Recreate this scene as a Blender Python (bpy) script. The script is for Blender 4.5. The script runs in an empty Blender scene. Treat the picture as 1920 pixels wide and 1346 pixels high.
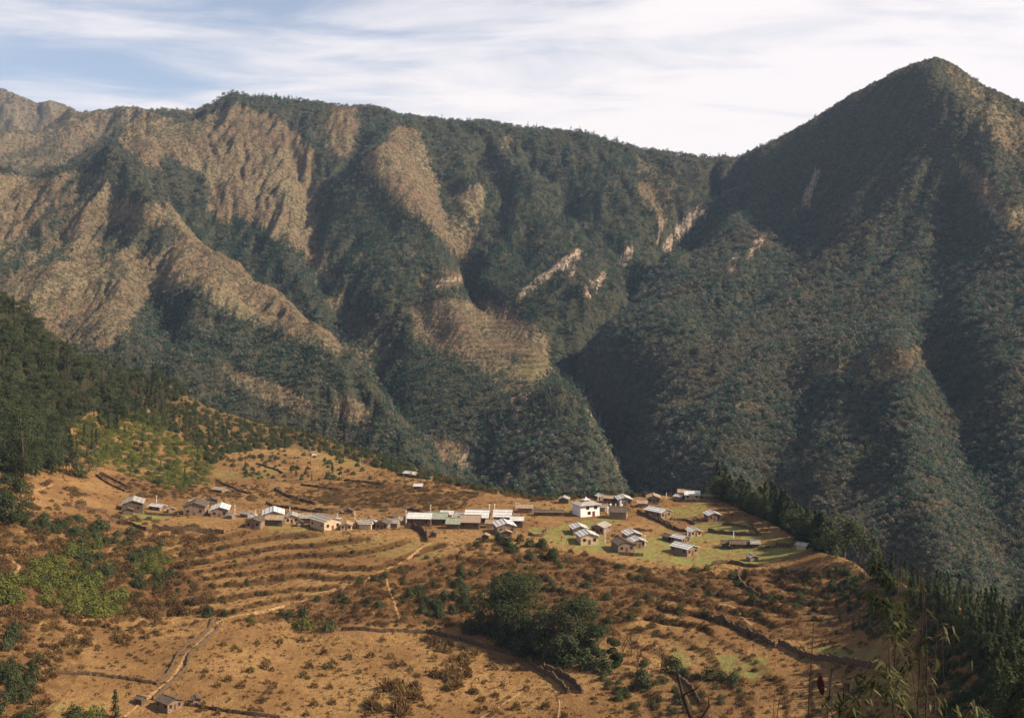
import bpy, bmesh, math, random
import numpy as np
from mathutils import Vector, Matrix

random.seed(7)
RNG = np.random.default_rng(11)
SC = bpy.context.scene
COL = SC.collection
F, CX, HY = 2400.0, 960.0, 520.0      # focal length in photo pixels, centre column, horizon row
HAZE = 0.00004

# ------------------------------------------------------------------ camera
cam_data = bpy.data.cameras.new('camera')
cam = bpy.data.objects.new('camera', cam_data)
COL.objects.link(cam)
cam_data.sensor_width = 36.0
cam_data.lens = 36.0 * F / 1920.0
cam_data.shift_y = -(673.0 - HY) / 1920.0
cam.location = (0, 0, 0)
cam.rotation_euler = (math.radians(90), 0, 0)
cam_data.clip_start = 0.5
cam_data.clip_end = 30000
SC.camera = cam

# ------------------------------------------------------------------ sun and sky
SUN_EL = math.radians(39)
SUN_AZ = math.radians(-14)            # from +X, negative = towards the camera's back
sd = Vector((math.cos(SUN_EL) * math.cos(SUN_AZ), math.cos(SUN_EL) * math.sin(SUN_AZ), math.sin(SUN_EL)))
ld = bpy.data.lights.new('sun', 'SUN')
ld.energy = 5.0
ld.angle = math.radians(0.5)
ld.color = (1.0, 0.87, 0.70)
lo = bpy.data.objects.new('sun', ld)
COL.objects.link(lo)
lo.rotation_euler = sd.to_track_quat('Z', 'Y').to_euler()

world = bpy.data.worlds.new('World')
SC.world = world
world.use_nodes = True
W = world.node_tree
W.nodes.clear()

def wn(t, **k):
    n = W.nodes.new(t)
    for a, v in k.items():
        setattr(n, a, v)
    return n
def WL(a, b): W.links.new(a, b)
sky = wn('ShaderNodeTexSky', sky_type='NISHITA', sun_disc=False, sun_elevation=SUN_EL,
         sun_rotation=math.radians(90) - SUN_AZ, altitude=3000, air_density=1.0, dust_density=1.0, ozone_density=1.5)
bg = wn('ShaderNodeBackground')
bg.inputs['Strength'].default_value = 0.070
out = wn('ShaderNodeOutputWorld')
# thin streaky cirrus, laid out on a flat layer high above (direction / height)
tc = wn('ShaderNodeTexCoord')
sep = wn('ShaderNodeSeparateXYZ')
WL(tc.outputs['Generated'], sep.inputs[0])
zc = wn('ShaderNodeMath', operation='ADD'); zc.inputs[1].default_value = 0.16
WL(sep.outputs['Z'], zc.inputs[0])
zm = wn('ShaderNodeMath', operation='MAXIMUM'); zm.inputs[1].default_value = 0.05
WL(zc.outputs[0], zm.inputs[0])
dv = wn('ShaderNodeVectorMath', operation='DIVIDE')
cz = wn('ShaderNodeCombineXYZ')
for i in range(3): WL(zm.outputs[0], cz.inputs[i])
WL(tc.outputs['Generated'], dv.inputs[0]); WL(cz.outputs[0], dv.inputs[1])
mp = wn('ShaderNodeMapping'); mp.inputs['Rotation'].default_value = (0, 0, math.radians(-14))
mp.inputs['Scale'].default_value = (0.9, 1.7, 0.0)
mp.inputs['Location'].default_value = (2.3, 0.35, 0)
WL(dv.outputs[0], mp.inputs[0])
n1 = wn('ShaderNodeTexNoise'); n1.inputs['Scale'].default_value = 1.5; n1.inputs['Detail'].default_value = 9
n1.inputs['Roughness'].default_value = 0.58; n1.inputs['Distortion'].default_value = 0.55
WL(mp.outputs[0], n1.inputs['Vector'])
# more cloud lower down and to the right, clearer at the upper left
gx = wn('ShaderNodeMath', operation='MULTIPLY_ADD'); gx.inputs[1].default_value = 0.40; gx.inputs[2].default_value = 0.0
WL(sep.outputs['X'], gx.inputs[0])
gz = wn('ShaderNodeMath', operation='MULTIPLY_ADD'); gz.inputs[1].default_value = -1.5; gz.inputs[2].default_value = 0.35
WL(sep.outputs['Z'], gz.inputs[0])
ga = wn('ShaderNodeMath', operation='ADD'); WL(gx.outputs[0], ga.inputs[0]); WL(gz.outputs[0], ga.inputs[1])
gc = wn('ShaderNodeClamp'); gc.inputs['Min'].default_value = -0.30; gc.inputs['Max'].default_value = 0.22
WL(ga.outputs[0], gc.inputs[0])
gb = wn('ShaderNodeMath', operation='ADD'); WL(n1.outputs['Fac'], gb.inputs[0]); WL(gc.outputs[0], gb.inputs[1])
cr = wn('ShaderNodeMapRange', interpolation_type='SMOOTHSTEP')
cr.inputs['From Min'].default_value = 0.34; cr.inputs['From Max'].default_value = 0.72
cr.inputs['To Max'].default_value = 0.97; cr.inputs['To Min'].default_value = 0.20
WL(gb.outputs[0], cr.inputs['Value'])
mxs = wn('ShaderNodeMix', data_type='RGBA')
SKY_CLOUD = (9.6, 8.75, 8.45, 1)
mxs.inputs[7].default_value = SKY_CLOUD
WL(cr.outputs[0], mxs.inputs[0]); WL(sky.outputs[0], mxs.inputs[6])
WL(mxs.outputs[2], bg.inputs['Color']); WL(bg.outputs[0], out.inputs[0])

SC.view_settings.view_transform = 'Standard'
SC.view_settings.look = 'None'
SC.view_settings.exposure = 0.76
SC.view_settings.gamma = 1.0
SC.cycles.max_bounces = 5
SC.cycles.diffuse_bounces = 2
SC.cycles.transparent_max_bounces = 4
SC.cycles.volume_bounces = 0

# ------------------------------------------------------------------ numeric helpers
def sstep(a, b, x):
    t = np.clip((x - a) / (b - a), 0, 1)
    return t * t * (3 - 2 * t)

def ihash(ix, iy, seed):
    h = (ix.astype(np.int64) * 374761393 + iy.astype(np.int64) * 668265263 + seed * 974634777) & 0xffffffff
    h = ((h ^ (h >> 13)) * 1274126177) & 0xffffffff
    h = h ^ (h >> 16)
    return (h & 0xffffff).astype(np.float32) / np.float32(0xffffff)

def vnoise(x, y, seed=0):
    ix = np.floor(x); iy = np.floor(y)
    fx = (x - ix).astype(np.float32); fy = (y - iy).astype(np.float32)
    fx = fx * fx * (3 - 2 * fx); fy = fy * fy * (3 - 2 * fy)
    a = ihash(ix, iy, seed); b = ihash(ix + 1, iy, seed)
    c = ihash(ix, iy + 1, seed); d = ihash(ix + 1, iy + 1, seed)
    return (a + (b - a) * fx) * (1 - fy) + (c + (d - c) * fx) * fy

def fbm(x, y, octs=4, seed=0, rough=0.5):
    s = 0; a = 1; t = 0
    for k in range(octs):
        s = s + a * (vnoise(x * 2 ** k + 17.3 * k, y * 2 ** k - 9.1 * k, seed + k) - 0.5)
        t += a; a *= rough
    return s / t * 2           # about -1..1

def gully(x, y, dx, dy, seed):
    """stripes that run along the direction perpendicular to (dx, dy), broken up cell by cell"""
    ix = np.floor(x); iy = np.floor(y)
    h = 0; wsum = 0; gx_ = 0; gy_ = 0
    for i in (-1, 0, 1):
        for j in (-1, 0, 1):
            cx_ = ix + i; cy_ = iy + j
            ox = ihash(cx_, cy_, seed); oy = ihash(cx_, cy_, seed + 51)
            px_ = (x - cx_ - ox).astype(np.float32); py_ = (y - cy_ - oy).astype(np.float32)
            w = np.exp(-(px_ * px_ + py_ * py_) * 2.2)
            m = (px_ * dx + py_ * dy) * 6.2832
            c = np.cos(m); s = np.sin(m)
            h = h + c * w; wsum = wsum + w
            gx_ = gx_ - s * w * dx; gy_ = gy_ - s * w * dy
    return h / wsum, gx_ / wsum, gy_ / wsum

class RBF:
    def __init__(s, pts, c=0.25):
        keep = []
        for p in pts:
            if all(abs(p[0] - q[0]) / 300 + 6 * abs(math.log(p[2] / q[2])) > 0.06 for q in keep): keep.append(p)
        pts = keep
        P_ = np.array([(p[0] / 300.0, 6 * math.log(p[2])) for p in pts])
        z = np.array([p[1] for p in pts], float)
        s.P = P_; s.c = c
        D = np.sqrt(((P_[:, None] - P_[None]) ** 2).sum(-1) + c * c)
        n = len(pts)
        A = np.zeros((n + 1, n + 1)); A[:n, :n] = D; A[:n, n] = 1; A[n, :n] = 1
        s.w = np.linalg.solve(A, np.append(z, 0))
    def __call__(s, px, lY):
        o = np.full(px.shape, s.w[-1], np.float32)
        u = (px / 300.0).astype(np.float32); v = (6 * lY).astype(np.float32)
        for (a, b), w in zip(s.P, s.w[:-1]):
            o += np.float32(w) * np.sqrt((u - np.float32(a)) ** 2 + (v - np.float32(b)) ** 2 + np.float32(s.c ** 2))
        return o

def P(px, py, Y): return (px, (HY - py) / F * Y, Y)    # a place seen at a photo pixel, Y metres away
def Z(px, z, Y): return (px, z, Y)

# ------------------------------------------------------------------ landforms
LA = [Z(x, -2.4, 3) for x in (-600, 300, 960, 1600, 2500)]
LA += [Z(x, -6.6, 12) for x in (-600, 300, 960, 1600, 2500)]
LA += [Z(x, -18, 40) for x in (-600, 300, 960, 1600, 2500)]
LA += [Z(x, -41, 100) for x in (-600, 300, 960, 1500)] + [Z(1950, -39, 100), Z(2500, -44, 100)]
LA += [Z(x, -78, 200) for x in (-600, 300, 960)] + [Z(1500, -78, 200), Z(1800, -70, 200)]
LA += [P(-600, 1400, 320), P(0, 1346, 330), P(300, 1346, 335), P(600, 1346, 335), P(900, 1346, 335), P(1200, 1346, 325), P(1500, 1346, 305),
       P(0, 1250, 352), P(400, 1250, 366), P(800, 1250, 372), P(1100, 1260, 362), P(1400, 1260, 345),
       P(0, 1150, 385), P(300, 1150, 412), P(560, 1188, 402), P(800, 1192, 400), P(1000, 1215, 390), P(1250, 1190, 385), P(1450, 1190, 370),
       P(430, 1150, 410), P(700, 1090, 428), P(900, 1100, 425), P(1100, 1110, 418), P(1300, 1110, 412), P(1450, 1110, 402),
       P(0, 1050, 415), P(250, 1050, 440), P(500, 1050, 452), P(800, 1030, 462), P(1000, 1035, 458), P(1200, 1055, 446), P(1350, 1062, 440), P(1450, 1058, 436), P(1540, 1042, 428),
       P(0, 960, 450), P(250, 965, 500), P(400, 972, 500), P(600, 998, 480), P(750, 1000, 480), P(950, 1002, 480), P(1100, 1005, 482), P(1300, 1010, 480), P(1450, 1020, 460),
       P(1100, 968, 522), P(1250, 968, 524), P(1380, 965, 520), P(950, 970, 520), P(750, 960, 540), P(450, 945, 560), P(250, 930, 550),
       P(1000, 933, 575), P(1150, 930, 570), P(1330, 930, 556), P(900, 912, 615), P(820, 893, 660), P(700, 905, 640), P(500, 900, 650),
       P(0, 890, 500), P(130, 880, 570), P(250, 880, 620), P(400, 870, 690), P(600, 860, 740), P(740, 874, 720),
       P(600, 816, 840), P(700, 850, 790), P(500, 795, 880), P(400, 772, 900), P(300, 712, 900), P(190, 690, 860), P(130, 655, 850), P(60, 605, 830), P(0, 570, 820), P(-200, 470, 800), P(-600, 300, 800),
       P(100, 790, 680), P(0, 760, 640), P(250, 790, 740), P(-200, 700, 600), P(-600, 600, 560), P(-600, 900, 420), P(-200, 900, 460), P(-300, 1150, 370),
       P(1700, 1346, 262), P(1700, 1230, 310), P(1600, 1120, 385), P(1600, 1210, 345), P(1820, 1346, 200), P(1820, 1240, 255), P(1920, 1346, 155), P(2100, 1400, 140), P(2500, 1500, 120),
       ]
# the brow of the village hill, beyond which the ground drops into the valley
RIM = [(0, 570, 820), (60, 605, 830), (130, 655, 850), (190, 690, 860), (300, 712, 900), (400, 772, 900), (500, 795, 880), (600, 816, 840), (700, 850, 790), (740, 868, 755), (820, 893, 690), (900, 912, 630), (1000, 932, 585), (1150, 930, 570), (1330, 928, 556), (1400, 960, 520), (1450, 982, 490), (1500, 1006, 460),
       (1540, 1035, 434), (1620, 1062, 400), (1700, 1095, 365), (1760, 1122, 332), (1820, 1152, 300), (1870, 1185, 265), (1920, 1215, 235), (2000, 1260, 205), (2200, 1340, 180), (2500, 1400, 165)]
for x_ in np.arange(-200, 2501, 62.0):
    y_ = np.interp(x_, [r[0] for r in RIM], [r[1] for r in RIM]); Y_ = np.interp(x_, [r[0] for r in RIM], [r[2] for r in RIM])
    LA += [Z(x_, (HY - y_) / F * Y_, Y_)]

LB = [P(-600, 260, 2100), P(-100, 310, 2000), P(0, 316, 1980), P(100, 312, 1960), P(170, 292, 1950), P(215, 280, 1930), P(240, 282, 1930), P(265, 335, 1850),
      P(330, 402, 1750), P(430, 484, 1600), P(500, 545, 1510), P(560, 585, 1440), P(640, 655, 1330), P(720, 740, 1240), P(800, 830, 1150),
      P(0, 400, 1780), P(100, 420, 1740), P(200, 400, 1760), P(0, 500, 1580), P(120, 500, 1560), P(220, 500, 1560), P(310, 480, 1620), P(330, 560, 1460),
      P(0, 600, 1400), P(150, 640, 1320), P(260, 610, 1350), P(400, 600, 1380), P(480, 640, 1320), P(300, 700, 1230), P(450, 730, 1210), P(560, 760, 1180), P(650, 800, 1150), P(720, 850, 1100),
      P(-600, 500, 1600), P(-600, 700, 1300), P(-200, 420, 1750), Z(-600, -200, 1150), Z(0, -190, 1120), Z(300, -215, 1100), Z(600, -225, 1060), Z(800, -230, 1000),
      Z(-600, 100, 2500), Z(0, 40, 2350), Z(150, 60, 2250), Z(240, 130, 2060), Z(240, 40, 2250), Z(330, 20, 1900), Z(430, -20, 1760), Z(560, -90, 1580), Z(640, -130, 1450), Z(720, -180, 1350), Z(800, -220, 1260),
      Z(900, -300, 1300), Z(900, -300, 1000), Z(600, -100, 1900), Z(900, -250, 1900)]

LC = [P(350, 205, 2520), P(395, 192, 2480), P(435, 172, 2420), P(470, 182, 2400), P(520, 184, 2390), P(600, 194, 2350), P(650, 199, 2330), P(720, 208, 2300), P(750, 216, 2290), P(800, 222, 2280), P(870, 229, 2260),
      P(960, 236, 2240), P(1000, 241, 2230), P(1090, 248, 2210), P(1130, 258, 2200), P(1180, 273, 2190), P(1230, 284, 2180), P(1300, 294, 2170), P(1345, 298, 2165), P(1385, 297, 2170), P(1500, 310, 2230), P(1700, 320, 2300),
      # from the main top a shoulder runs down to the left and the front
      P(400, 222, 2300), P(330, 245, 2180), P(270, 270, 2060), P(300, 320, 2000), P(380, 330, 2030), P(400, 380, 1940), P(480, 300, 2120), P(560, 300, 2120),
      P(480, 440, 1860), P(560, 470, 1800), P(560, 560, 1640), P(600, 400, 1930), P(640, 500, 1720), P(650, 600, 1560), P(700, 650, 1460), P(640, 300, 2120),
      P(755, 240, 2200), P(690, 300, 2020), P(760, 330, 1960), P(800, 320, 2020), P(760, 410, 1830), P(850, 430, 1840), P(700, 400, 1880), P(640, 420, 1880), P(700, 520, 1660), P(870, 520, 1680), P(780, 560, 1580),
      P(900, 330, 2060), P(1000, 350, 2020), P(1100, 350, 2000), P(1200, 380, 1950), P(950, 450, 1840), P(1060, 470, 1790), P(1150, 450, 1820), P(1000, 560, 1610), P(1100, 570, 1580), P(1180, 540, 1640), P(1250, 490, 1740),
      P(1320, 410, 1920), P(1350, 340, 2060), P(860, 600, 1510), P(960, 610, 1480), P(1040, 650, 1400), P(1030, 720, 1310), P(900, 700, 1350), P(800, 680, 1400), P(760, 760, 1290), P(880, 790, 1250), P(860, 870, 1160),
      P(1000, 780, 1220), P(1090, 740, 1270), P(1120, 800, 1200), P(1155, 870, 1120), P(1000, 870, 1120), P(1170, 930, 1060), P(1000, 940, 1040), Z(1130, -190, 1340), Z(1180, -210, 1250), Z(1110, -120, 1500), Z(1220, -230, 1130),
      P(700, 840, 1180), P(600, 800, 1230), P(400, 600, 1600), Z(300, 0, 1800),
      Z(1000, -260, 950), Z(700, -240, 1000), Z(300, -200, 1300), Z(1300, -260, 1000), Z(0, -100, 1900), Z(-300, -100, 2200),
      Z(1300, 40, 1900), Z(1400, -20, 1750), Z(1500, -80, 1500), Z(1500, -250, 1100),
      Z(350, 200, 2800), Z(700, 180, 2700), Z(1100, 150, 2600), Z(1385, 120, 2500), Z(1700, 100, 2700), Z(700, -100, 3400), Z(1300, -100, 3200)]

def PD(px, py, Y):
    k = 1 + np.clip((px - 1550) / 350, -1.2, 1.2) * 0.10 * float(sstep(220, 480, py)) * float(sstep(1180, 1420, px))
    return P(px, py, Y * k)
LD = [P(1345, 300, 2175), PD(1385, 295, 2150), PD(1450, 264, 2060), PD(1530, 219, 1960), PD(1600, 174, 1880), PD(1680, 134, 1790), PD(1755, 108, 1720), PD(1790, 123, 1690), PD(1850, 163, 1640), PD(1920, 193, 1590), PD(2100, 270, 1480), PD(2500, 300, 1350),
      PD(1540, 320, 1840), PD(1450, 350, 1900), PD(1380, 405, 1820), PD(1270, 505, 1660), PD(1180, 590, 1550), PD(1110, 670, 1460), PD(1480, 430, 1700), PD(1400, 500, 1600), PD(1300, 580, 1500), PD(1200, 690, 1380),
      PD(1650, 250, 1730), PD(1620, 350, 1600), PD(1750, 300, 1520), PD(1850, 280, 1500), PD(1900, 400, 1300), PD(1700, 420, 1420), PD(1560, 500, 1460), PD(1800, 500, 1230),
      PD(1450, 600, 1400), PD(1600, 600, 1250), PD(1750, 600, 1120), PD(1900, 600, 1000), PD(1350, 700, 1290), PD(1500, 700, 1160), PD(1620, 695, 1090), PD(1740, 680, 1030), PD(1880, 720, 900),
      PD(1200, 800, 1240), PD(1300, 800, 1180), PD(1420, 830, 1080), PD(1500, 800, 1060), PD(1620, 800, 960), PD(1730, 800, 880), PD(1800, 820, 840), PD(1900, 850, 780),
      PD(1230, 900, 1120), PD(1350, 920, 1010), PD(1480, 920, 930), PD(1600, 920, 850), PD(1740, 920, 770), PD(1830, 920, 730), PD(1560, 1010, 790), PD(1700, 1020, 710), PD(1820, 1020, 650), PD(1900, 1120, 590), PD(1920, 1000, 660),
      PD(1800, 1120, 610), PD(1900, 1250, 520), Z(1300, -250, 880), Z(1500, -260, 700), Z(1700, -260, 560), Z(1900, -250, 460), Z(2500, -250, 380), PD(2500, 900, 600), PD(2300, 600, 900), PD(2100, 1000, 580),
      Z(1130, -230, 1300), Z(1080, -250, 1400), Z(1060, -120, 1560), Z(1100, -60, 1700), Z(1230, 0, 1850), Z(1300, 60, 2000), Z(1100, -200, 2000), Z(900, -350, 1500), Z(900, -350, 1100), Z(1150, -290, 1080),
      Z(1400, 100, 2350), Z(1750, 220, 1950), Z(1750, 60, 2400), Z(2100, 100, 1900), Z(2500, 100, 1900), Z(1900, 150, 1950)]

LE = [P(-600, 200, 3600), P(0, 260, 3400), P(110, 232, 3400), P(148, 211, 3400), P(220, 204, 3300), P(290, 208, 3200), P(360, 207, 3050), P(400, 195, 2950), P(205, 235, 3100), P(235, 275, 2950), P(150, 290, 2900), P(0, 325, 2800), P(300, 260, 2800), P(330, 240, 2850), P(90, 300, 2900),
      Z(0, 0, 2450), Z(250, 60, 2450), Z(-600, 0, 2500), Z(450, 100, 2900), Z(700, -100, 3000), Z(450, 0, 2500), Z(0, 150, 3900), Z(400, 150, 3500), Z(-600, 200, 4000)]
LF = [P(-600, 60, 5200), P(-200, 120, 5000), P(0, 165, 4800), P(30, 176, 4780), P(70, 192, 4700), P(95, 187, 4600), P(120, 197, 4600), P(150, 214, 4600), P(200, 260, 4700), P(0, 250, 4200), P(60, 300, 4000), P(100, 260, 4200), P(-200, 250, 4200), P(300, 330, 4800), P(0, 330, 3800), Z(0, 100, 3500), Z(-600, 100, 3600), Z(400, 100, 3800), Z(0, 250, 5450), Z(-600, 300, 5450), Z(700, 0, 4800)]
FORMS = [(LA, 0, 1500), (LB, 950, 2600), (LC, 900, 3600), (LD, 400, 2700), (LE, 2400, 4200), (LF, 3400, 5600)]

# ------------------------------------------------------------------ the terrain grid (fan of columns, rows further apart with distance)
def rows():
    r = [2.0]
    while r[-1] < 5600:
        y = r[-1]
        k = 0.03 if y < 240 else (0.0017 if 385 < y < 500 else 0.0026 if y < 900 else (0.0036 if y < 2500 else 0.007))
        r.append(y * (1 + k))
    return np.array(r)
YR = rows()
PXC = np.arange(-600, 2521, 3.0)
NR, NC = len(YR), len(PXC)
GPX, GY = np.meshgrid(PXC, YR)
GX = (GPX - CX) / F * GY
LY = np.log(GY)
hs = []
for pts, y0, y1 in FORMS:
    r0 = np.searchsorted(YR, y0 * 0.9); r1 = min(NR, np.searchsorted(YR, y1 * 1.1))
    h = np.full((NR, NC), -2000, np.float32)
    if y0 == 0:
        rim = np.exp(np.interp(GPX[r0:r1], [r[0] for r in RIM], np.log([r[2] for r in RIM])))
        rim = rim * (1 + 0.012 * fbm(GPX[r0:r1] / 60, GPX[r0:r1] * 0, 3, 15))
        over = np.maximum(0, GY[r0:r1] - rim)
        h[r0:r1] = RBF(pts)(GPX[r0:r1], np.log(np.minimum(GY[r0:r1], rim))) - 0.62 * over ** 2 / (over + 26) - 0.12 * over
        ylim = np.interp(GPX[r0:r1], [0, 900, 1200, 1500, 1700, 1820, 1920, 2500], [325, 330, 318, 298, 250, 192, 148, 112]) * 0.95
        cap = (HY - 1400) / F * GY[r0:r1]
        h[r0:r1] = np.where(GY[r0:r1] < ylim, np.minimum(h[r0:r1], cap), h[r0:r1])
    else:
        h[r0:r1] = RBF(pts)(GPX[r0:r1], LY[r0:r1])
    h -= (np.maximum(0, y0 - GY) + np.maximum(0, GY - y1)) * 0.8
    hs.append(h)
HS = np.stack(hs)
FID = HS.argmax(0)
H = HS.max(0).astype(np.float64)
H = np.maximum(H, -270 + 12 * fbm(GX / 150, GY / 150, 3, 5))
del HS, hs

def grad(Hh):
    dpx = np.gradient(Hh, axis=1) / 3.0
    dly = np.gradient(Hh, axis=0) / np.gradient(LY, axis=0)
    return dpx * F / GY, dly / GY - (GPX - CX) / GY * dpx
def row_smooth(A, n):
    for _ in range(n):
        B = A.copy(); B[1:-1] = (A[:-2] + 2 * A[1:-1] + A[2:]) / 4; A = B
        B = A.copy(); B[:, 1:-1] = (A[:, :-2] + 2 * A[:, 1:-1] + A[:, 2:]) / 4; A = B
    return A

MT = (FID > 0)
PYG = HY - F * H / GY
# branching gullies on the mountains, running down the fall line
gx0, gy0 = grad(row_smooth(H, 12))
ad = np.zeros_like(H); sx = 0; sy = 0
EROS = np.zeros_like(H); FINE = np.zeros_like(H)
far = np.clip(GY / 2000, 0.55, 2.2)
amp = 21.0; cell = 150.0; acc = 0
wx = 60 * fbm(GX / 260, GY / 260, 3, 31); wy = 60 * fbm(GX / 260, GY / 260, 3, 41)
for k in range(6):
    g = np.sqrt((gx0 + sx) ** 2 + (gy0 + sy) ** 2) + 1e-4
    dx_, dy_ = -(gy0 + sy) / g, (gx0 + sx) / g
    e, ex, ey = gully((GX + wx) / cell + 3.7 * k, (GY + wy) / cell, dx_ * 0.8, dy_ * 0.8, 100 + k * 7)
    e = 1 - 2 * np.sqrt(np.clip((1 - e) / 2, 0, 1)) if k < 2 else e      # sharp crests
    if k < 2: EROS += e * amp
    else: FINE += e * amp
    sx = sx + ex * 0.18; sy = sy + ey * 0.18
    amp *= 0.52; cell *= 0.47
steep = np.clip(np.sqrt(gx0 ** 2 + gy0 ** 2) / 0.4, 0.25, 1.2)
mfac = np.where(MT, 1.0, 0.0) * (0.55 + 0.45 * sstep(1000, 1700, GY)) * steep
mfac = row_smooth(mfac, 6)
calm = np.ones_like(H)      # the clearings are evenly sloping fields
calm[(FID == 2) & (GPX > 755) & (GPX < 1050) & (PYG > 555) & (PYG < 755)] = 0.12
calm[(FID == 3) & (GPX > 1510) & (GPX < 1780) & (PYG > 645) & (PYG < 715)] = 0.3
calm[(FID == 1) & (GPX > 380) & (GPX < 600) & (PYG > 680) & (PYG < 800)] = 0.3
calm[(FID == 2) & (GPX > 675) & (GPX < 880) & (PYG > 235) & (PYG < 480)] = 0.5
calm = row_smooth(calm, 14)
DET = (EROS * np.select([FID == 1, FID == 2, FID == 3], [0.36, 0.55, 0.52], 1.3) + FINE * np.select([FID == 1, FID == 3], [1.2, 0.8], 1.0)) * mfac * calm
DET += 4 * fbm(GX / 60, GY / 60, 4, 61) * mfac
# the near hill: gentle unevenness, rougher on the bank below the village and on the lower right
PYG = HY - F * H / GY
near_rough = 0.25 + 0.9 * sstep(1040, 1070, PYG) * (1 - sstep(1180, 1200, PYG)) + 0.8 * sstep(620, 750, GY)
near = (~MT) * sstep(60, 250, GY)
DET += near * near_rough * (1.3 * fbm(GX / 22, GY / 22, 4, 71) + 0.5 * fbm(GX / 6, GY / 6, 3, 72))
H = H + DET

# carved lines: (landform, depth m, width m, polyline in photo pixels); negative depth raises a rib
def seg_dist(ax, ay, pts):
    d = np.full(ax.shape, 1e9)
    for (x0, y0), (x1, y1) in zip(pts[:-1], pts[1:]):
        vx, vy = x1 - x0, y1 - y0
        t = np.clip(((ax - x0) * vx + (ay - y0) * vy) / (vx * vx + vy * vy), 0, 1)
        d = np.minimum(d, np.hypot(ax - x0 - t * vx, ay - y0 - t * vy))
    return d
CARVE = [
    (2, 20, 46, [(300, 300), (400, 400), (470, 470), (560, 560), (640, 640), (720, 730), (880, 860)]),
    (2, 26, 34, [(560, 300), (590, 380), (600, 450), (640, 520), (690, 590), (720, 620)]),
    (2, 30, 34, [(820, 300), (850, 400), (870, 480), (900, 560), (960, 610), (1060, 660)]),
    (2, 26, 34, [(900, 290), (940, 350), (880, 440), (870, 500)]),
    (2, 22, 30, [(1020, 300), (1100, 400), (1180, 500), (1200, 580)]),
    (2, 30, 30, [(1350, 330), (1300, 420), (1250, 490), (1190, 570), (1130, 640)]),
    (2, -22, 34, [(755, 245), (700, 310), (770, 400), (840, 500), (860, 600)]),
    (2, -14, 30, [(960, 320), (1010, 420), (1060, 520), (1100, 600)]),
    (1, 16, 40, [(150, 330), (80, 420), (0, 510)]), (1, 14, 36, [(60, 330), (20, 400), (-40, 460)]),
    (1, 16, 34, [(230, 400), (170, 500), (120, 600)]), (1, 20, 36, [(290, 460), (300, 540), (310, 600)]),
    (1, -16, 34, [(215, 285), (250, 340), (300, 440), (340, 520), (430, 600)]),
    (3, 26, 34, [(1420, 330), (1360, 370), (1300, 440)]), (3, 18, 30, [(1540, 420), (1440, 500), (1340, 590)]),
    (3, 34, 36, [(1760, 640), (1790, 780), (1850, 950), (1905, 1090), (1930, 1160)]),
    (3, 24, 36, [(1500, 700), (1460, 820), (1440, 900)]), (3, -22, 40, [(1680, 690), (1740, 800), (1810, 930), (1860, 1050)]),
    (3, 20, 34, [(1800, 330), (1780, 450), (1740, 560)]), (3, -18, 40, [(1755, 120), (1800, 230), (1850, 330), (1900, 440)]),
]
for fid, dep, wid, pl in CARVE:
    xs = [p[0] for p in pl]; ys = [p[1] for p in pl]
    wpx = wid * F / 1200
    m = (FID == fid) & (GPX > min(xs) - wpx) & (GPX < max(xs) + wpx) & (PYG > min(ys) - wpx) & (PYG < max(ys) + wpx)
    dd = seg_dist(GPX[m] + 34 * fbm(GX[m] / 85, GY[m] / 85, 4, 9), PYG[m] + 20 * fbm(GX[m] / 85, GY[m] / 85, 3, 19), pl) * GY[m] / F
    H[m] -= dep * sstep(0, 1, np.clip(1 - dd / (wid * 1.25), 0, 1))

# skyline follows the real mountain tops
SKX = [-600, -200, 0, 30, 70, 95, 120, 148, 180, 220, 255, 290, 330, 360, 400, 418, 435, 455, 470, 500, 520, 560, 600, 650, 700, 720, 750, 800, 870, 920, 960, 1000, 1060, 1090, 1130, 1180, 1230, 1300, 1345, 1385, 1450, 1530, 1600, 1680, 1730, 1755, 1790, 1850, 1920, 2000, 2520]
SKY_ = [60, 120, 163, 175, 191, 186, 195, 209, 205, 200, 199, 205, 207, 204, 192, 178, 171, 176, 181, 181, 184, 187, 192, 197, 199, 205, 214, 220, 227, 227, 235, 239, 246, 245, 257, 272, 283, 293, 295, 294, 263, 218, 173, 132, 112, 107, 120, 162, 191, 235, 330]
PYG = HY - F * H / GY
top = PYG.min(0)
tgt = np.interp(PXC, SKX, SKY_) + 2.2 + 1.4 * fbm(PXC / 14, PXC * 0, 3, 3)
wgt = 1 - sstep(0, 90, PYG - top[None, :])
H += -(tgt - top)[None, :] * wgt * GY / F * (GY > 1200)
PYG = HY - F * H / GY
# ------------------------------------------------------------------ ground cover masks, traced as areas
def inpoly(x, y, poly):
    r = np.zeros(x.shape, bool)
    n = len(poly)
    for i in range(n):
        x0, y0 = poly[i]; x1, y1 = poly[(i + 1) % n]
        if y0 == y1: continue
        c = ((y0 > y) != (y1 > y)) & (x < (x1 - x0) * (y - y0) / (y1 - y0) + x0)
        r ^= c
    return r
JX = RNG.normal(0, 1, H.shape); JY = RNG.normal(0, 1, H.shape)
WPX = GPX + 2.6 * JX * (0.25 + 0.75 * MT) + 13 * fbm(GX / 34, GY / 34, 5, 81, 0.7) * (0.3 + 0.7 * MT)
WPY = PYG + 2.6 * JY * (0.25 + 0.75 * MT) + 13 * fbm(GX / 34 + 40, GY / 34, 5, 82, 0.7) * (0.3 + 0.7 * MT)
def area(fids, poly):
    xs = [p[0] for p in poly]; ys = [p[1] for p in poly]
    m = np.isin(FID, fids) & (WPX > min(xs)) & (WPX < max(xs)) & (WPY > min(ys)) & (WPY < max(ys))
    o = np.zeros(m.shape, bool)
    o[m] = inpoly(WPX[m], WPY[m], poly)
    return o
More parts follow.
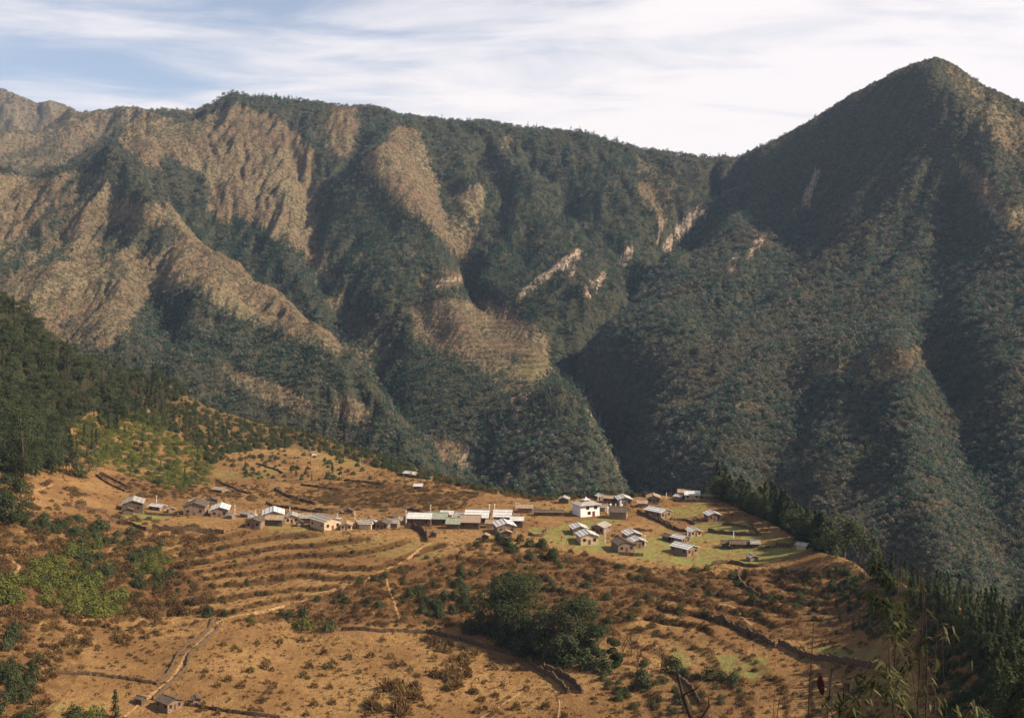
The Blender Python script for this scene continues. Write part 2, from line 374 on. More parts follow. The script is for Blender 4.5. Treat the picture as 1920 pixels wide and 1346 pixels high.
def stroke(fids, w, pl):
    xs = [p[0] for p in pl]; ys = [p[1] for p in pl]
    m = np.isin(FID, fids) & (WPX > min(xs) - w) & (WPX < max(xs) + w) & (WPY > min(ys) - w) & (WPY < max(ys) + w)
    o = np.zeros(m.shape)
    o[m] = 1 - sstep(w * 0.6, w, seg_dist(WPX[m], WPY[m], pl))
    return o

nz = fbm(GX / 90, GY / 90, 4, 91)
n2 = fbm(GX / 35, GY / 35, 4, 92)
TREE = np.zeros(H.shape)                   # density of forest
# mountains: forested unless bare
TREE[FID == 2] = 0.86 + 0.09 * sstep(800, 1000, WPX[FID == 2])
TREE[FID == 3] = 0.95
TREE[FID == 1] = 0.10
TREE[FID == 4] = 0.45
TREE[FID == 5] = 0.2
low = (FID == 1) & (WPY > np.interp(WPX, [-100, 100, 200, 250, 330, 400, 470, 620, 900], [640, 660, 655, 615, 560, 565, 605, 655, 700]))
TREE[low] = 0.84
BARE_C = [
    ([(230, 190), (340, 232), (400, 215), (440, 195), (500, 215), (560, 250), (600, 300), (590, 380), (600, 470), (650, 560), (650, 640), (560, 560), (470, 470), (400, 400), (320, 330), (230, 290)], 0.14),
    ([(622, 200), (668, 200), (668, 260), (660, 300), (612, 292), (610, 250)], 0.15),
    ([(755, 238), (790, 255), (812, 320), (835, 400), (868, 450), (880, 505), (845, 470), (800, 425), (750, 392), (708, 340), (680, 312), (692, 290), (720, 262)], 0.03),
    ([(842, 372), (905, 345), (915, 380), (880, 470), (850, 430)], 0.35),
    ([(940, 250), (965, 250), (962, 290), (945, 285)], 0.2),
    ([(770, 572), (850, 558), (960, 582), (1040, 642), (1032, 712), (955, 750), (915, 705), (830, 655), (775, 640), (760, 600)], 0.2),
    ([(790, 508), (870, 508), (872, 542), (790, 542)], 0.3),
    ([(700, 648), (765, 658), (785, 692), (720, 692)], 0.15),
    ([(1085, 745), (1130, 740), (1165, 870), (1180, 910), (1140, 860)], 0.35),
    ([(1190, 300), (1260, 320), (1290, 380), (1250, 420), (1200, 380)], 0.45),
    ([(560, 470), (700, 620), (760, 690), (700, 700), (600, 600)], 0.55),
    ([(800, 820), (890, 830), (880, 880), (800, 880)], 0.25),
]
for pl, v in BARE_C: TREE[area([2], pl)] = v
TREE[area([2, 1], [(290, 285), (330, 300), (390, 335), (395, 392), (340, 360), (300, 310)])] = 0.9
TREE[area([2, 1], [(430, 400), (480, 420), (560, 480), (600, 540), (640, 600), (660, 650), (560, 570), (480, 510), (430, 470)])] = 0.9
TREE[area([2], [(590, 300), (615, 310), (630, 400), (645, 470), (690, 560), (620, 480), (595, 380)])] = 0.85
for pl, v in [
    ([(-200, 295), (60, 300), (150, 280), (215, 262), (262, 300), (300, 350), (312, 388), (262, 400), (215, 372), (200, 330), (150, 325), (90, 335), (40, 328), (-200, 340)], 0.9),
    ([(60, 335), (120, 335), (60, 400), (0, 450), (-100, 440), (0, 380)], 0.4),
    ([(130, 340), (190, 340), (160, 400), (90, 460), (0, 540), (-60, 520), (60, 430)], 0.55),
    ([(140, 390), (300, 385), (350, 420), (330, 450), (240, 455), (170, 480), (100, 500), (60, 500)], 0.32),
    ([(180, 425), (330, 420), (345, 445), (320, 470), (280, 500), (250, 470), (200, 480), (185, 500)], 0.62),
    ([(300, 540), (340, 540), (400, 560), (340, 600), (250, 640), (240, 600)], 0.9),
]: TREE[area([1], pl)] = v
for pl in ([(400, 685), (480, 700), (580, 758), (592, 790), (520, 765), (440, 722)], [(560, 600), (650, 650), (640, 665), (560, 640)], [(620, 745), (690, 755), (690, 790), (630, 785)], [(80, 560), (200, 560), (180, 640), (100, 620)]):
    TREE[area([1, 2], pl)] = 0.08
for pl, v in [([(1790, 290), (1850, 340), (1925, 400), (1930, 470), (1870, 420), (1810, 350)], 0.12), ([(1520, 674), (1622, 676), (1625, 712), (1530, 706), (1522, 680)], 0.0), ([(1630, 664), (1770, 645), (1775, 674), (1700, 704), (1640, 706)], 0.0),
              ([(1380, 760), (1440, 760), (1440, 776), (1380, 774)], 0.15), ([(1250, 745), (1310, 742), (1315, 765), (1255, 762)], 0.3), ([(1740, 930), (1800, 920), (1890, 1060), (1900, 1120), (1840, 1060)], 0.72),
              ([(1770, 110), (1800, 130), (1930, 230), (1930, 330), (1860, 260), (1800, 200)], 0.45), ([(1250, 640), (1500, 600), (1560, 660), (1400, 720), (1250, 720)], 0.75)]:
    TREE[area([3], pl)] = v
ROCK = np.zeros(H.shape)
for fid, w, pl in [(2, 11, [(1312, 398), (1290, 422), (1265, 440), (1253, 470)]), (2, 10, [(1080, 478), (1050, 500), (1072, 505)]), (2, 7, [(1045, 495), (985, 545), (970, 560)]), (2, 7, [(1138, 515), (1100, 550)]), (2, 6, [(1240, 420), (1235, 450)]),
                   (2, 10, [(1180, 470), (1170, 490)]), (3, 8, [(1532, 325), (1515, 365), (1512, 390)]), (3, 8, [(1442, 430), (1425, 455), (1410, 480)]), (3, 7, [(1378, 480), (1370, 510)]), (3, 6, [(1850, 380), (1880, 420)]), (2, 7, [(880, 840), (875, 870)]), (2, 6, [(1110, 770), (1120, 790)]),
                   (3, 5, [(1495, 390), (1490, 410)]), (2, 5, [(815, 528), (860, 524)])]:
    ROCK = np.maximum(ROCK, stroke([2, 3], w, pl))
TREE *= 1 - np.clip(ROCK * 1.3, 0, 1)
# trees gather in the gullies, the crests between them stay thinner
gl = -(EROS + FINE) / 30.0
TREE = np.clip(TREE + np.where(MT, (TREE < 0.7) * (0.16 * gl + 0.14 * nz + 0.22 * n2) * (TREE > 0.07) + (TREE >= 0.7) * (0.30 * n2 + 0.15 * gl + 0.1 * nz), 0), 0, 1)

# near hill
BY, BX = PYG, GPX
A = ~MT
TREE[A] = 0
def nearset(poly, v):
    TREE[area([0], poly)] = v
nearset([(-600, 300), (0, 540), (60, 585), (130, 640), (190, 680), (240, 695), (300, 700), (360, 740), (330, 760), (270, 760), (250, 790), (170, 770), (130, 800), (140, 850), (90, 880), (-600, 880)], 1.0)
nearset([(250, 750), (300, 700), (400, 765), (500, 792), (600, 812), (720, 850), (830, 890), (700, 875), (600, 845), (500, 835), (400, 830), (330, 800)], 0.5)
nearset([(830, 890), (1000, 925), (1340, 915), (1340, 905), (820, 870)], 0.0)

GREEN = np.zeros(H.shape)
for pl, v in [
    ([(1010, 1000), (1050, 985), (1110, 972), (1150, 968), (1165, 975), (1120, 1000), (1150, 1012), (1240, 1002), (1300, 985), (1330, 982), (1390, 976), (1440, 1000), (1500, 1018), (1512, 1032), (1480, 1046), (1430, 1062), (1380, 1056), (1310, 1060), (1240, 1054), (1180, 1042), (1100, 1032), (1040, 1022)], 1.0),
    ([(1235, 955), (1330, 938), (1322, 966), (1250, 974)], 0.75), ([(1220, 975), (1240, 978), (1330, 1000), (1290, 1005), (1230, 990)], 0.0),
    ([(213, 962), (300, 962), (325, 966), (265, 984), (222, 976)], 1.0), ([(503, 984), (575, 990), (572, 1000), (500, 996)], 0.9), ([(990, 990), (1020, 990), (1022, 1002), (994, 1002)], 0.9),
    ([(1255, 1212), (1280, 1208), (1302, 1250), (1268, 1252)], 0.8), ([(1345, 1225), (1440, 1232), (1442, 1265), (1400, 1274), (1350, 1255)], 0.8),
    ([(1530, 1210), (1645, 1218), (1635, 1240), (1540, 1235)], 0.8), ([(400, 884), (530, 878), (520, 896), (410, 898)], 0.5), ([(50, 1318), (205, 1312), (190, 1360), (50, 1360)], 0.45),
    ([(560, 998), (700, 1005), (840, 1015), (830, 1045), (700, 1040), (560, 1015)], 0.35), ([(1060, 938), (1075, 948), (1070, 962), (1055, 960)], 0.5), ([(605, 952), (650, 956), (648, 962), (600, 958)], 0.6),
    ([(590, 858), (640, 850), (690, 870), (600, 872)], 0.35), ([(700, 900), (780, 885), (760, 910), (700, 915)], 0.0),
]:
    m = area([0], pl); GREEN[m] = v
for pl in ([(1240, 990), (1275, 985), (1270, 1004), (1225, 1008)], [(1130, 1004), (1165, 1008), (1160, 1024), (1135, 1022)], [(1300, 1018), (1345, 1012), (1352, 1022), (1305, 1028)], [(1360, 1040), (1400, 1038), (1404, 1046), (1362, 1048)], [(1430, 1006), (1470, 1012), (1465, 1022), (1425, 1016)], [(1120, 978), (1150, 976), (1150, 990), (1125, 994)]):
    m = area([0], pl); GREEN[m] = 0.25
for pl, v in [([(910, 690), (1035, 670), (1030, 705), (960, 720), (915, 705)], 0.6), ([(1540, 693), (1620, 690), (1615, 702), (1545, 702)], 0.5), ([(1650, 683), (1720, 680), (1715, 690), (1650, 692)], 0.5)]:
    GREEN[area([2, 3], pl)] = v
# slope of yellow green scrub above the left houses
SCRUB = np.zeros(H.shape)
for pl, v in [([(130, 770), (300, 760), (420, 850), (390, 905), (330, 915), (250, 895), (160, 850)], 1.0), ([(330, 800), (600, 820), (850, 895), (760, 880), (600, 870), (420, 850)], 0.7),
              ([(860, 900), (1000, 925), (1100, 930), (1100, 936), (990, 934), (850, 905)], 0.8)]:
    SCRUB[area([0], pl)] = v
# rough thicket of brown shrubs on the bank
ROUGH = np.zeros(H.shape)
for pl, v in [([(740, 1060), (900, 1040), (1000, 1020), (1050, 1030), (1200, 1062), (1350, 1070), (1480, 1066), (1560, 1050), (1760, 1120), (1700, 1160), (1500, 1200), (1380, 1180), (1300, 1130), (1150, 1180), (1000, 1200), (820, 1170), (720, 1170), (420, 1165), (620, 1110)], 1.0),
              ([(-100, 960), (120, 960), (260, 1000), (340, 1050), (420, 1110), (310, 1150), (150, 1160), (-100, 1180)], 0.9), ([(620, 905), (800, 910), (880, 940), (700, 950), (600, 930)], 0.8), ([(180, 890), (420, 900), (420, 930), (250, 930)], 0.6),
              ([(-100, 1180), (120, 1170), (160, 1250), (90, 1346), (-100, 1360)], 0.7), ([(1100, 1260), (1500, 1270), (1480, 1300), (1330, 1346), (1200, 1346), (1130, 1300)], 0.5),
              ([(1550, 1060), (1940, 1200), (1940, 1360), (1750, 1360), (1700, 1200), (1560, 1160)], 1.0)]:
    m = area([0], pl); ROUGH[m] = np.maximum(ROUGH[m], v)

# terraces: the bank is cut into steps
TERR = np.zeros(H.shape)
for pl, v in [([(270, 1000), (500, 992), (760, 1008), (900, 1022), (900, 1060), (760, 1075), (600, 1120), (430, 1160), (250, 1150), (300, 1080)], 1.0),
              ([(780, 1020), (1000, 1030), (1200, 1060), (1300, 1120), (1100, 1130), (900, 1110), (740, 1100)], 1.0), ([(1280, 1070), (1500, 1066), (1560, 1120), (1400, 1200), (1200, 1160)], 1.0),
              ([(1180, 1170), (1300, 1180), (1500, 1230), (1640, 1280), (1560, 1370), (1180, 1370), (1130, 1280)], 0.33), ([(380, 880), (700, 900), (740, 950), (450, 950), (380, 920)], 0.55),
              ([(100, 1170), (390, 1160), (330, 1230), (150, 1260)], 0.4)]:
    m = area([0], pl); TERR[m] = np.maximum(TERR[m], v)
TERR = row_smooth(TERR, 3)
step = 1.7
q = (H - 0.065 * GX * (GPX < 860) + 0.9 * fbm(GX / 45, GY / 45, 3, 55)) / step
fr = q - np.floor(q)
tz = sstep(0.76, 1.0, fr)
H = H + TERR * (np.floor(q) + tz - q) * step * 1.0
RISER = TERR * np.clip(1.6 - np.abs(fr - 0.86) / 0.10, 0, 1)
# terraces of the far clearings
TF = np.zeros(H.shape)
for pl in ([(770, 572), (960, 582), (1040, 642), (1032, 712), (955, 750), (830, 655)], [(1525, 684), (1765, 655), (1765, 700), (1530, 708)], [(790, 508), (872, 508), (872, 542), (790, 542)], [(1130, 740), (1160, 860), (1085, 745)]):
    TF[area([2, 3], pl)] = 1
qf = H / 5.0; ff = qf - np.floor(qf)
H = H + TF * (np.floor(qf) + sstep(0.5, 1, ff) - qf) * 5.0 * 0.8
RISER = np.maximum(RISER, TF * np.clip(1.3 - np.abs(ff - 0.75) / 0.2, 0, 1))
PYG = HY - F * H / GY
CUM = np.minimum.accumulate(PYG, axis=0)
VIS = PYG <= CUM + 3

# ------------------------------------------------------------------ looking places up
LYR = np.log(YR)
def gsample(G, px, Y):
    c = np.clip((np.asarray(px, float) + 600) / 3.0, 0, NC - 1.001)
    r = np.interp(np.log(Y), LYR, np.arange(NR)); r = np.clip(r, 0, NR - 1.001)
    c0 = c.astype(int) if hasattr(c, 'astype') else int(c); r0 = r.astype(int) if hasattr(r, 'astype') else int(r)
    fc = c - c0; fr_ = r - r0
    return (G[r0, c0] * (1 - fc) + G[r0, c0 + 1] * fc) * (1 - fr_) + (G[r0 + 1, c0] * (1 - fc) + G[r0 + 1, c0 + 1] * fc) * fr_
def world(px, Y):
    z = float(gsample(H, px, Y))
    return Vector(((px - CX) / F * Y, Y, z))
def hit(px, py, ymin=20):
    """the ground seen at a photo pixel"""
    c = int(round((px + 600) / 3.0))
    col = HY - F * H[:, c] / YR
    ok = np.nonzero((col <= py) & (YR > ymin))[0]
    r = ok[0] if len(ok) else NR - 2
    if r > 0 and col[r - 1] > py:
        t = (col[r - 1] - py) / (col[r - 1] - col[r] + 1e-9)
        Y = YR[r - 1] + (YR[r] - YR[r - 1]) * t
    else:
        Y = YR[r]
    return float(Y)
def ground(px, py):
    return world(px, hit(px, py))
def zat(x, y):
    return float(gsample(H, CX + x / y * F, y))

# ------------------------------------------------------------------ materials
def new_mat(name):
    m = bpy.data.materials.new(name); m.use_nodes = True
    nt = m.node_tree; b = nt.nodes['Principled BSDF']
    b.inputs['Roughness'].default_value = 0.95
    b.inputs['Specular IOR Level'].default_value = 0.08
    return m, nt, b
def nnoise(nt, scale, detail=4, rough=0.55, vec=None, dist=0.0):
    n = nt.nodes.new('ShaderNodeTexNoise'); n.inputs['Scale'].default_value = scale
    n.inputs['Detail'].default_value = detail; n.inputs['Roughness'].default_value = rough; n.inputs['Distortion'].default_value = dist
    if vec is not None: nt.links.new(vec, n.inputs['Vector'])
    return n.outputs['Fac']
def ramp(nt, val, a, b):
    r = nt.nodes.new('ShaderNodeMapRange'); r.interpolation_type = 'SMOOTHSTEP'
    r.inputs['From Min'].default_value = a; r.inputs['From Max'].default_value = b
    nt.links.new(val, r.inputs['Value']); return r.outputs[0]
def mixc(nt, fac, a, b):
    n = nt.nodes.new('ShaderNodeMix'); n.data_type = 'RGBA'
    if isinstance(fac, float): n.inputs[0].default_value = fac
    else: nt.links.new(fac, n.inputs[0])
    for i, v in ((6, a), (7, b)):
        if isinstance(v, tuple): n.inputs[i].default_value = v + (1,) if len(v) == 3 else v
        else: nt.links.new(v, n.inputs[i])
    return n.outputs[2]
def math_(nt, op, a, b):
    n = nt.nodes.new('ShaderNodeMath'); n.operation = op
    for i, v in ((0, a), (1, b)):
        if isinstance(v, (int, float)): n.inputs[i].default_value = v
        else: nt.links.new(v, n.inputs[i])
    return n.outputs[0]
def attr(nt, name):
    n = nt.nodes.new('ShaderNodeAttribute'); n.attribute_name = name; return n.outputs['Fac']
def bump(nt, b, h, dist, strength=1.0):
    n = nt.nodes.new('ShaderNodeBump'); n.inputs['Distance'].default_value = dist; n.inputs['Strength'].default_value = strength
    nt.links.new(h, n.inputs['Height']); nt.links.new(n.outputs[0], b.inputs['Normal'])

def ground_mat(name, near):
    m, nt, b = new_mat(name)
    geo = nt.nodes.new('ShaderNodeNewGeometry').outputs['Position']
    if near:
        s1 = nnoise(nt, 0.035, 5, 0.6, geo); s2 = nnoise(nt, 0.35, 5, 0.65, geo); s3 = nnoise(nt, 2.2, 3, 0.6, geo)
        c = mixc(nt, ramp(nt, s1, 0.36, 0.62), (0.200, 0.108, 0.040), (0.325, 0.192, 0.072))
        c = mixc(nt, ramp(nt, s2, 0.47, 0.66), c, (0.215, 0.105, 0.040))
        c = mixc(nt, math_(nt, 'MULTIPLY', ramp(nt, s3, 0.50, 0.64), 0.75), c, (0.15, 0.075, 0.03))
        s4 = nnoise(nt, 0.9, 4, 0.7, geo)
        c = mixc(nt, math_(nt, 'MULTIPLY', ramp(nt, s4, 0.52, 0.70), 0.6), c, (0.12, 0.065, 0.026))
        c = mixc(nt, math_(nt, 'MULTIPLY', attr(nt, 'green'), ramp(nt, s2, 0.64, 0.40)), c, (0.195, 0.205, 0.058))
        c = mixc(nt, math_(nt, 'MULTIPLY', attr(nt, 'riser'), ramp(nt, s2, 0.22, 0.42)), c, (0.085, 0.045, 0.018))
        rg = math_(nt, 'MULTIPLY', attr(nt, 'rough'), ramp(nt, s2, 0.32, 0.52))
        c = mixc(nt, math_(nt, 'MULTIPLY', rg, 0.9), c, (0.115, 0.058, 0.024))
        c = mixc(nt, math_(nt, 'MULTIPLY', attr(nt, 'scrub'), ramp(nt, s2, 0.50, 0.62)), c, (0.15, 0.12, 0.035))
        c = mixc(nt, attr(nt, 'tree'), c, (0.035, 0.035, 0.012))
        hh = math_(nt, 'ADD', s2, math_(nt, 'MULTIPLY', s3, 0.35))
        bump(nt, b, hh, 1.5, 0.8)
    else:
        s1 = nnoise(nt, 0.010, 5, 0.6, geo); s2 = nnoise(nt, 0.06, 6, 0.7, geo); s3 = nnoise(nt, 0.22, 4, 0.6, geo)
        c = mixc(nt, ramp(nt, s1, 0.38, 0.62), (0.205, 0.128, 0.076), (0.24, 0.178, 0.10))
        c = mixc(nt, math_(nt, 'MULTIPLY', ramp(nt, s2, 0.46, 0.62), 0.8), c, (0.13, 0.10, 0.055))
        c = mixc(nt, math_(nt, 'MULTIPLY', ramp(nt, s3, 0.48, 0.60), 0.8), c, (0.055, 0.058, 0.032))
        c = mixc(nt, attr(nt, 'rock'), c, mixc(nt, ramp(nt, s3, 0.4, 0.6), (0.46, 0.34, 0.25), (0.24, 0.17, 0.12)))
        c = mixc(nt, math_(nt, 'MULTIPLY', attr(nt, 'green'), 0.7), c, (0.20, 0.18, 0.06))
        c = mixc(nt, attr(nt, 'riser'), c, (0.09, 0.06, 0.035))
        c = mixc(nt, math_(nt, 'MULTIPLY', ramp(nt, attr(nt, 'tree'), 0.45, 0.85), 0.9), c, (0.050, 0.052, 0.032))
        bump(nt, b, math_(nt, 'ADD', s2, math_(nt, 'MULTIPLY', s3, 0.4)), 14.0, 0.9)
    nt.links.new(c, b.inputs['Base Color'])
    return m
M_NEAR = ground_mat('dry_grass_ground', True)
M_FAR = ground_mat('mountain_ground', False)

# ------------------------------------------------------------------ terrain meshes (one grid cut along the landforms)
def grid_mesh(name, facemask, mat):
    r, c = np.nonzero(facemask)
    v = np.stack([r * NC + c, r * NC + c + 1, (r + 1) * NC + c + 1, (r + 1) * NC + c], 1)
    used, inv = np.unique(v, return_inverse=True)
    me = bpy.data.meshes.new(name)
    me.vertices.add(len(used)); me.loops.add(v.size); me.polygons.add(len(v))
    co = np.stack([GX.ravel()[used], GY.ravel()[used], H.ravel()[used]], 1).astype(np.float32)
    me.vertices.foreach_set('co', co.ravel())
    me.loops.foreach_set('vertex_index', inv.reshape(-1).astype(np.int32))
    me.polygons.foreach_set('loop_start', (np.arange(len(v)) * 4).astype(np.int32))
    me.polygons.foreach_set('use_smooth', np.ones(len(v), bool))
    for an, arr in (('green', GREEN), ('riser', RISER), ('rough', ROUGH), ('scrub', SCRUB), ('tree', TREE), ('rock', ROCK)):
        at = me.attributes.new(an, 'FLOAT', 'POINT')
        at.data.foreach_set('value', arr.ravel()[used].astype(np.float32))
    me.update(); me.validate()
    me.materials.append(mat)
    o = bpy.data.objects.new(name, me); COL.objects.link(o)
    o['kind'] = 'structure'
    return o
FQ = FID[:-1, :-1]
for nm, ids, mt in (('ground', (0,), M_NEAR), ('hills', (1,), M_FAR), ('mountain_ridge', (2,), M_FAR), ('mountain', (3,), M_FAR), ('distant_hills', (4,), M_FAR), ('distant_mountain', (5,), M_FAR)):
    grid_mesh(nm, np.isin(FQ, ids), mt)
# ------------------------------------------------------------------ plants
PATCH = {'broad_leaves': 0.6, 'mountain_scrub': 0.6, 'conifer_needles': 0.15}
def leaf_mat(name, cols, trans=0.16):
    """foliage: each plant takes its own tint between the colours, with a little variation over the crown"""
    m, nt, b = new_mat(name)
    oi = nt.nodes.new('ShaderNodeObjectInfo')
    cr_ = nt.nodes.new('ShaderNodeValToRGB')
    el = cr_.color_ramp.elements
    for i, c in enumerate(cols):
        e = el[i] if i < 2 else el.new(i / (len(cols) - 1))
        e.position = i / (len(cols) - 1); e.color = c + (1,)
    nt.links.new(oi.outputs['Random'], cr_.inputs[0])
    geo = nt.nodes.new('ShaderNodeNewGeometry')
    pn = nnoise(nt, 0.0085, 6, 0.7, geo.outputs['Position'])
    patch = mixc(nt, math_(nt, 'MULTIPLY', ramp(nt, pn, 0.46, 0.62), PATCH.get(name, 0.0)), cr_.outputs[0], (0.17, 0.125, 0.075))
    rp = ramp(nt, geo.outputs['Random Per Island'], 0.0, 1.0)
    dk = nt.nodes.new('ShaderNodeHueSaturation'); nt.links.new(patch, dk.inputs['Color'])
    nt.links.new(math_(nt, 'ADD', math_(nt, 'MULTIPLY', rp, 0.7), 0.65), dk.inputs['Value'])
    nt.links.new(dk.outputs[0], b.inputs['Base Color'])
    b.inputs['Roughness'].default_value = 0.7
    tr = nt.nodes.new('ShaderNodeBsdfTranslucent'); nt.links.new(dk.outputs[0], tr.inputs[0])
    mx = nt.nodes.new('ShaderNodeMixShader'); mx.inputs[0].default_value = trans
    nt.links.new(b.outputs[0], mx.inputs[1]); nt.links.new(tr.outputs[0], mx.inputs[2])
    nt.links.new(mx.outputs[0], nt.nodes['Material Output'].inputs[0])
    return m
def plain_mat(name, col, rough=0.9, var=0.25, scale=3.0, bd=0.0):
    m, nt, b = new_mat(name)
    oc = nt.nodes.new('ShaderNodeTexCoord').outputs['Object']
    n = nnoise(nt, scale, 4, 0.6, oc)
    c = mixc(nt, ramp(nt, n, 0.3, 0.7), tuple(v * (1 - var) for v in col), tuple(min(1, v * (1 + var)) for v in col))
    nt.links.new(c, b.inputs['Base Color']); b.inputs['Roughness'].default_value = rough
    if bd: bump(nt, b, n, bd)
    return m
M_CONIFER = leaf_mat('conifer_needles', [(0.038, 0.070, 0.047), (0.066, 0.106, 0.064), (0.055, 0.088, 0.054)])
M_BROAD = leaf_mat('broad_leaves', [(0.081, 0.127, 0.073), (0.056, 0.097, 0.063), (0.106, 0.134, 0.087), (0.187, 0.148, 0.124), (0.074, 0.114, 0.073)])
M_NEARTREE = leaf_mat('oak_leaves', [(0.037, 0.048, 0.016), (0.048, 0.057, 0.021), (0.070, 0.078, 0.033)])
M_NEARCON = leaf_mat('dark_needles', [(0.024, 0.035, 0.013), (0.038, 0.050, 0.017), (0.062, 0.068, 0.023)])
M_BUSH = leaf_mat('bush_leaves', [(0.085, 0.100, 0.023), (0.135, 0.13, 0.028), (0.06, 0.075, 0.018)])
M_DRY = leaf_mat('dry_twigs', [(0.19, 0.105, 0.042), (0.13, 0.075, 0.03), (0.24, 0.145, 0.055), (0.13, 0.10, 0.035)])
M_RUST = leaf_mat('rusty_leaves', [(0.145, 0.082, 0.034), (0.095, 0.056, 0.025), (0.19, 0.115, 0.046), (0.078, 0.066, 0.025)])
M_TUFT = leaf_mat('dry_grass_blades', [(0.36, 0.21, 0.08), (0.18, 0.10, 0.038), (0.11, 0.06, 0.024), (0.27, 0.15, 0.058)], 0.4)
M_SCRUB = leaf_mat('mountain_scrub', [(0.119, 0.128, 0.060), (0.187, 0.145, 0.085), (0.085, 0.102, 0.051)])
M_BARK = plain_mat('bark', (0.085, 0.06, 0.04), 0.95, 0.4, 4)

def cards_mesh(name, C_, Dv, Ln, Wd, mat, N_=None):
    """leaf sprays: one four-sided spray at each centre C_, long along Dv, with a random roll"""
    n = len(C_)
    Dv = Dv / (np.linalg.norm(Dv, axis=1, keepdims=True) + 1e-9)
    r = RNG.normal(size=(n, 3))
    if N_ is not None:      # sprays lie roughly along the crown's outside
        N_ = N_ / (np.linalg.norm(N_, axis=1, keepdims=True) + 1e-9) + 0.30 * r
        Dv = np.cross(N_, np.cross(Dv, N_)) + 0.15 * r
        Dv = Dv / (np.linalg.norm(Dv, axis=1, keepdims=True) + 1e-9)
        r = N_
    s = np.cross(Dv, r); s /= np.linalg.norm(s, axis=1, keepdims=True) + 1e-9
    Ln = np.broadcast_to(Ln, n)[:, None]; Wd = np.broadcast_to(Wd, n)[:, None]
    a = C_ - Dv * Ln * 0.5; c = C_ + Dv * Ln * 0.5
    k = RNG.uniform(-0.15, 0.25, (n, 1))
    b = C_ + Dv * Ln * k + s * Wd * 0.5; d = C_ + Dv * Ln * k - s * Wd * 0.5
    V = np.stack([a, b, c, d], 1).reshape(-1, 3)
    me = bpy.data.meshes.new(name)
    nv = len(V)
    me.vertices.add(nv); me.loops.add(nv); me.polygons.add(n)
    me.vertices.foreach_set('co', V.astype(np.float32).ravel())
    me.loops.foreach_set('vertex_index', np.arange(nv, dtype=np.int32))
    me.polygons.foreach_set('loop_start', (np.arange(n) * 4).astype(np.int32))
    me.update(); me.materials.append(mat)
    return me
def tube_mesh(name, paths, mat, sides=6):
    """tapered limbs: paths = list of [(point, radius), ...]"""
    V = []; Fc = []
    for path in paths:
        base = len(V)
        for i, (p, r) in enumerate(path):
            p = Vector(p)
            q = Vector(path[min(i + 1, len(path) - 1)][0]) - Vector(path[max(i - 1, 0)][0])
            q.normalize()
            u = q.orthogonal().normalized(); w = q.cross(u)
            for k in range(sides):
                t = 2 * math.pi * k / sides
                V.append(p + (u * math.cos(t) + w * math.sin(t)) * r)
        for i in range(len(path) - 1):
            for k in range(sides):
                a = base + i * sides + k; b = base + i * sides + (k + 1) % sides
                Fc.append((a, b, b + sides, a + sides))
        Fc.append(tuple(base + (len(path) - 1) * sides + k for k in range(sides)))
    me = bpy.data.meshes.new(name); me.from_pydata([tuple(v) for v in V], [], Fc); me.update()
    me.polygons.foreach_set('use_smooth', np.ones(len(Fc), bool))
    me.materials.append(mat)
    return me
def mk(name, me, parent=None, loc=None):
    o = bpy.data.objects.new(name, me); COL.objects.link(o)
    if parent: o.parent = parent
    if loc is not None: o.location = loc
    return o
def tag(o, label=None, cat=None, group=None, kind=None):
    if label: o['label'] = label
    if cat: o['category'] = cat
    if group: o['group'] = group
    if kind: o['kind'] = kind
    return o

def conifer_me(n, h, rw, size, mat, lean=0.0):
    nb = max(10, n // 7)
    t = RNG.uniform(0.06, 1, nb) ** 0.9; az = RNG.uniform(0, 6.283, nb)
    R = rw * h * (1 - t) ** 0.75 * RNG.uniform(0.55, 1.15, nb) + 0.02 * h
    C_ = []; D_ = []
    for i in range(nb):
        for j in range(7):
            f = RNG.uniform(0.15, 1)
            d = np.array([math.cos(az[i]), math.sin(az[i]), -0.25 - 0.3 * f])
            C_.append([d[0] * R[i] * f, d[1] * R[i] * f, t[i] * h + d[2] * R[i] * f * 0.5]); D_.append(d + RNG.normal(0, 0.45, 3))
    C_.append([0, 0, h]); D_.append([0, 0, 1])
    C_ = np.array(C_) + RNG.normal(0, size * 0.2, (len(C_), 3))
    return cards_mesh('conifer_crown', C_, np.array(D_), size * RNG.uniform(0.8, 1.5, len(C_)), size * 0.6, mat, C_ * np.array([1, 1, 0]) + np.array([0, 0, 0.12 * h * rw / 0.2]))
def broad_me(n, h, rw, size, mat, base=0.3, clumps=11, flat=1.0, elo=-0.5):
    cc = []
    for i in range(clumps):
        a = RNG.uniform(0, 6.283); e = RNG.uniform(elo, 1.2); rr = RNG.uniform(0.35, 0.75)
        cc.append([math.cos(a) * math.cos(e) * rr * rw * h, math.sin(a) * math.cos(e) * rr * rw * h, h * (base + (1 - base) * (0.45 + 0.42 * math.sin(e) * flat))])
    cc = np.array(cc); cr_ = RNG.uniform(0.34, 0.58, clumps) * rw * h
    k = RNG.integers(0, clumps, n)
    d = RNG.normal(size=(n, 3)); d /= np.linalg.norm(d, axis=1, keepdims=True); d[:, 2] = np.where(d[:, 2] < -0.3, -d[:, 2], d[:, 2])
    C_ = cc[k] + d * cr_[k][:, None] * RNG.uniform(0.55, 1.12, (n, 1)) * np.array([1, 1, 0.8])
    D_ = d * 0.6 + RNG.normal(0, 0.7, (n, 3))
    return cards_mesh('broad_crown', C_, D_, size * RNG.uniform(0.7, 1.4, n), size * 0.75, mat, d + 0.25 * np.array([0, 0, 1]))
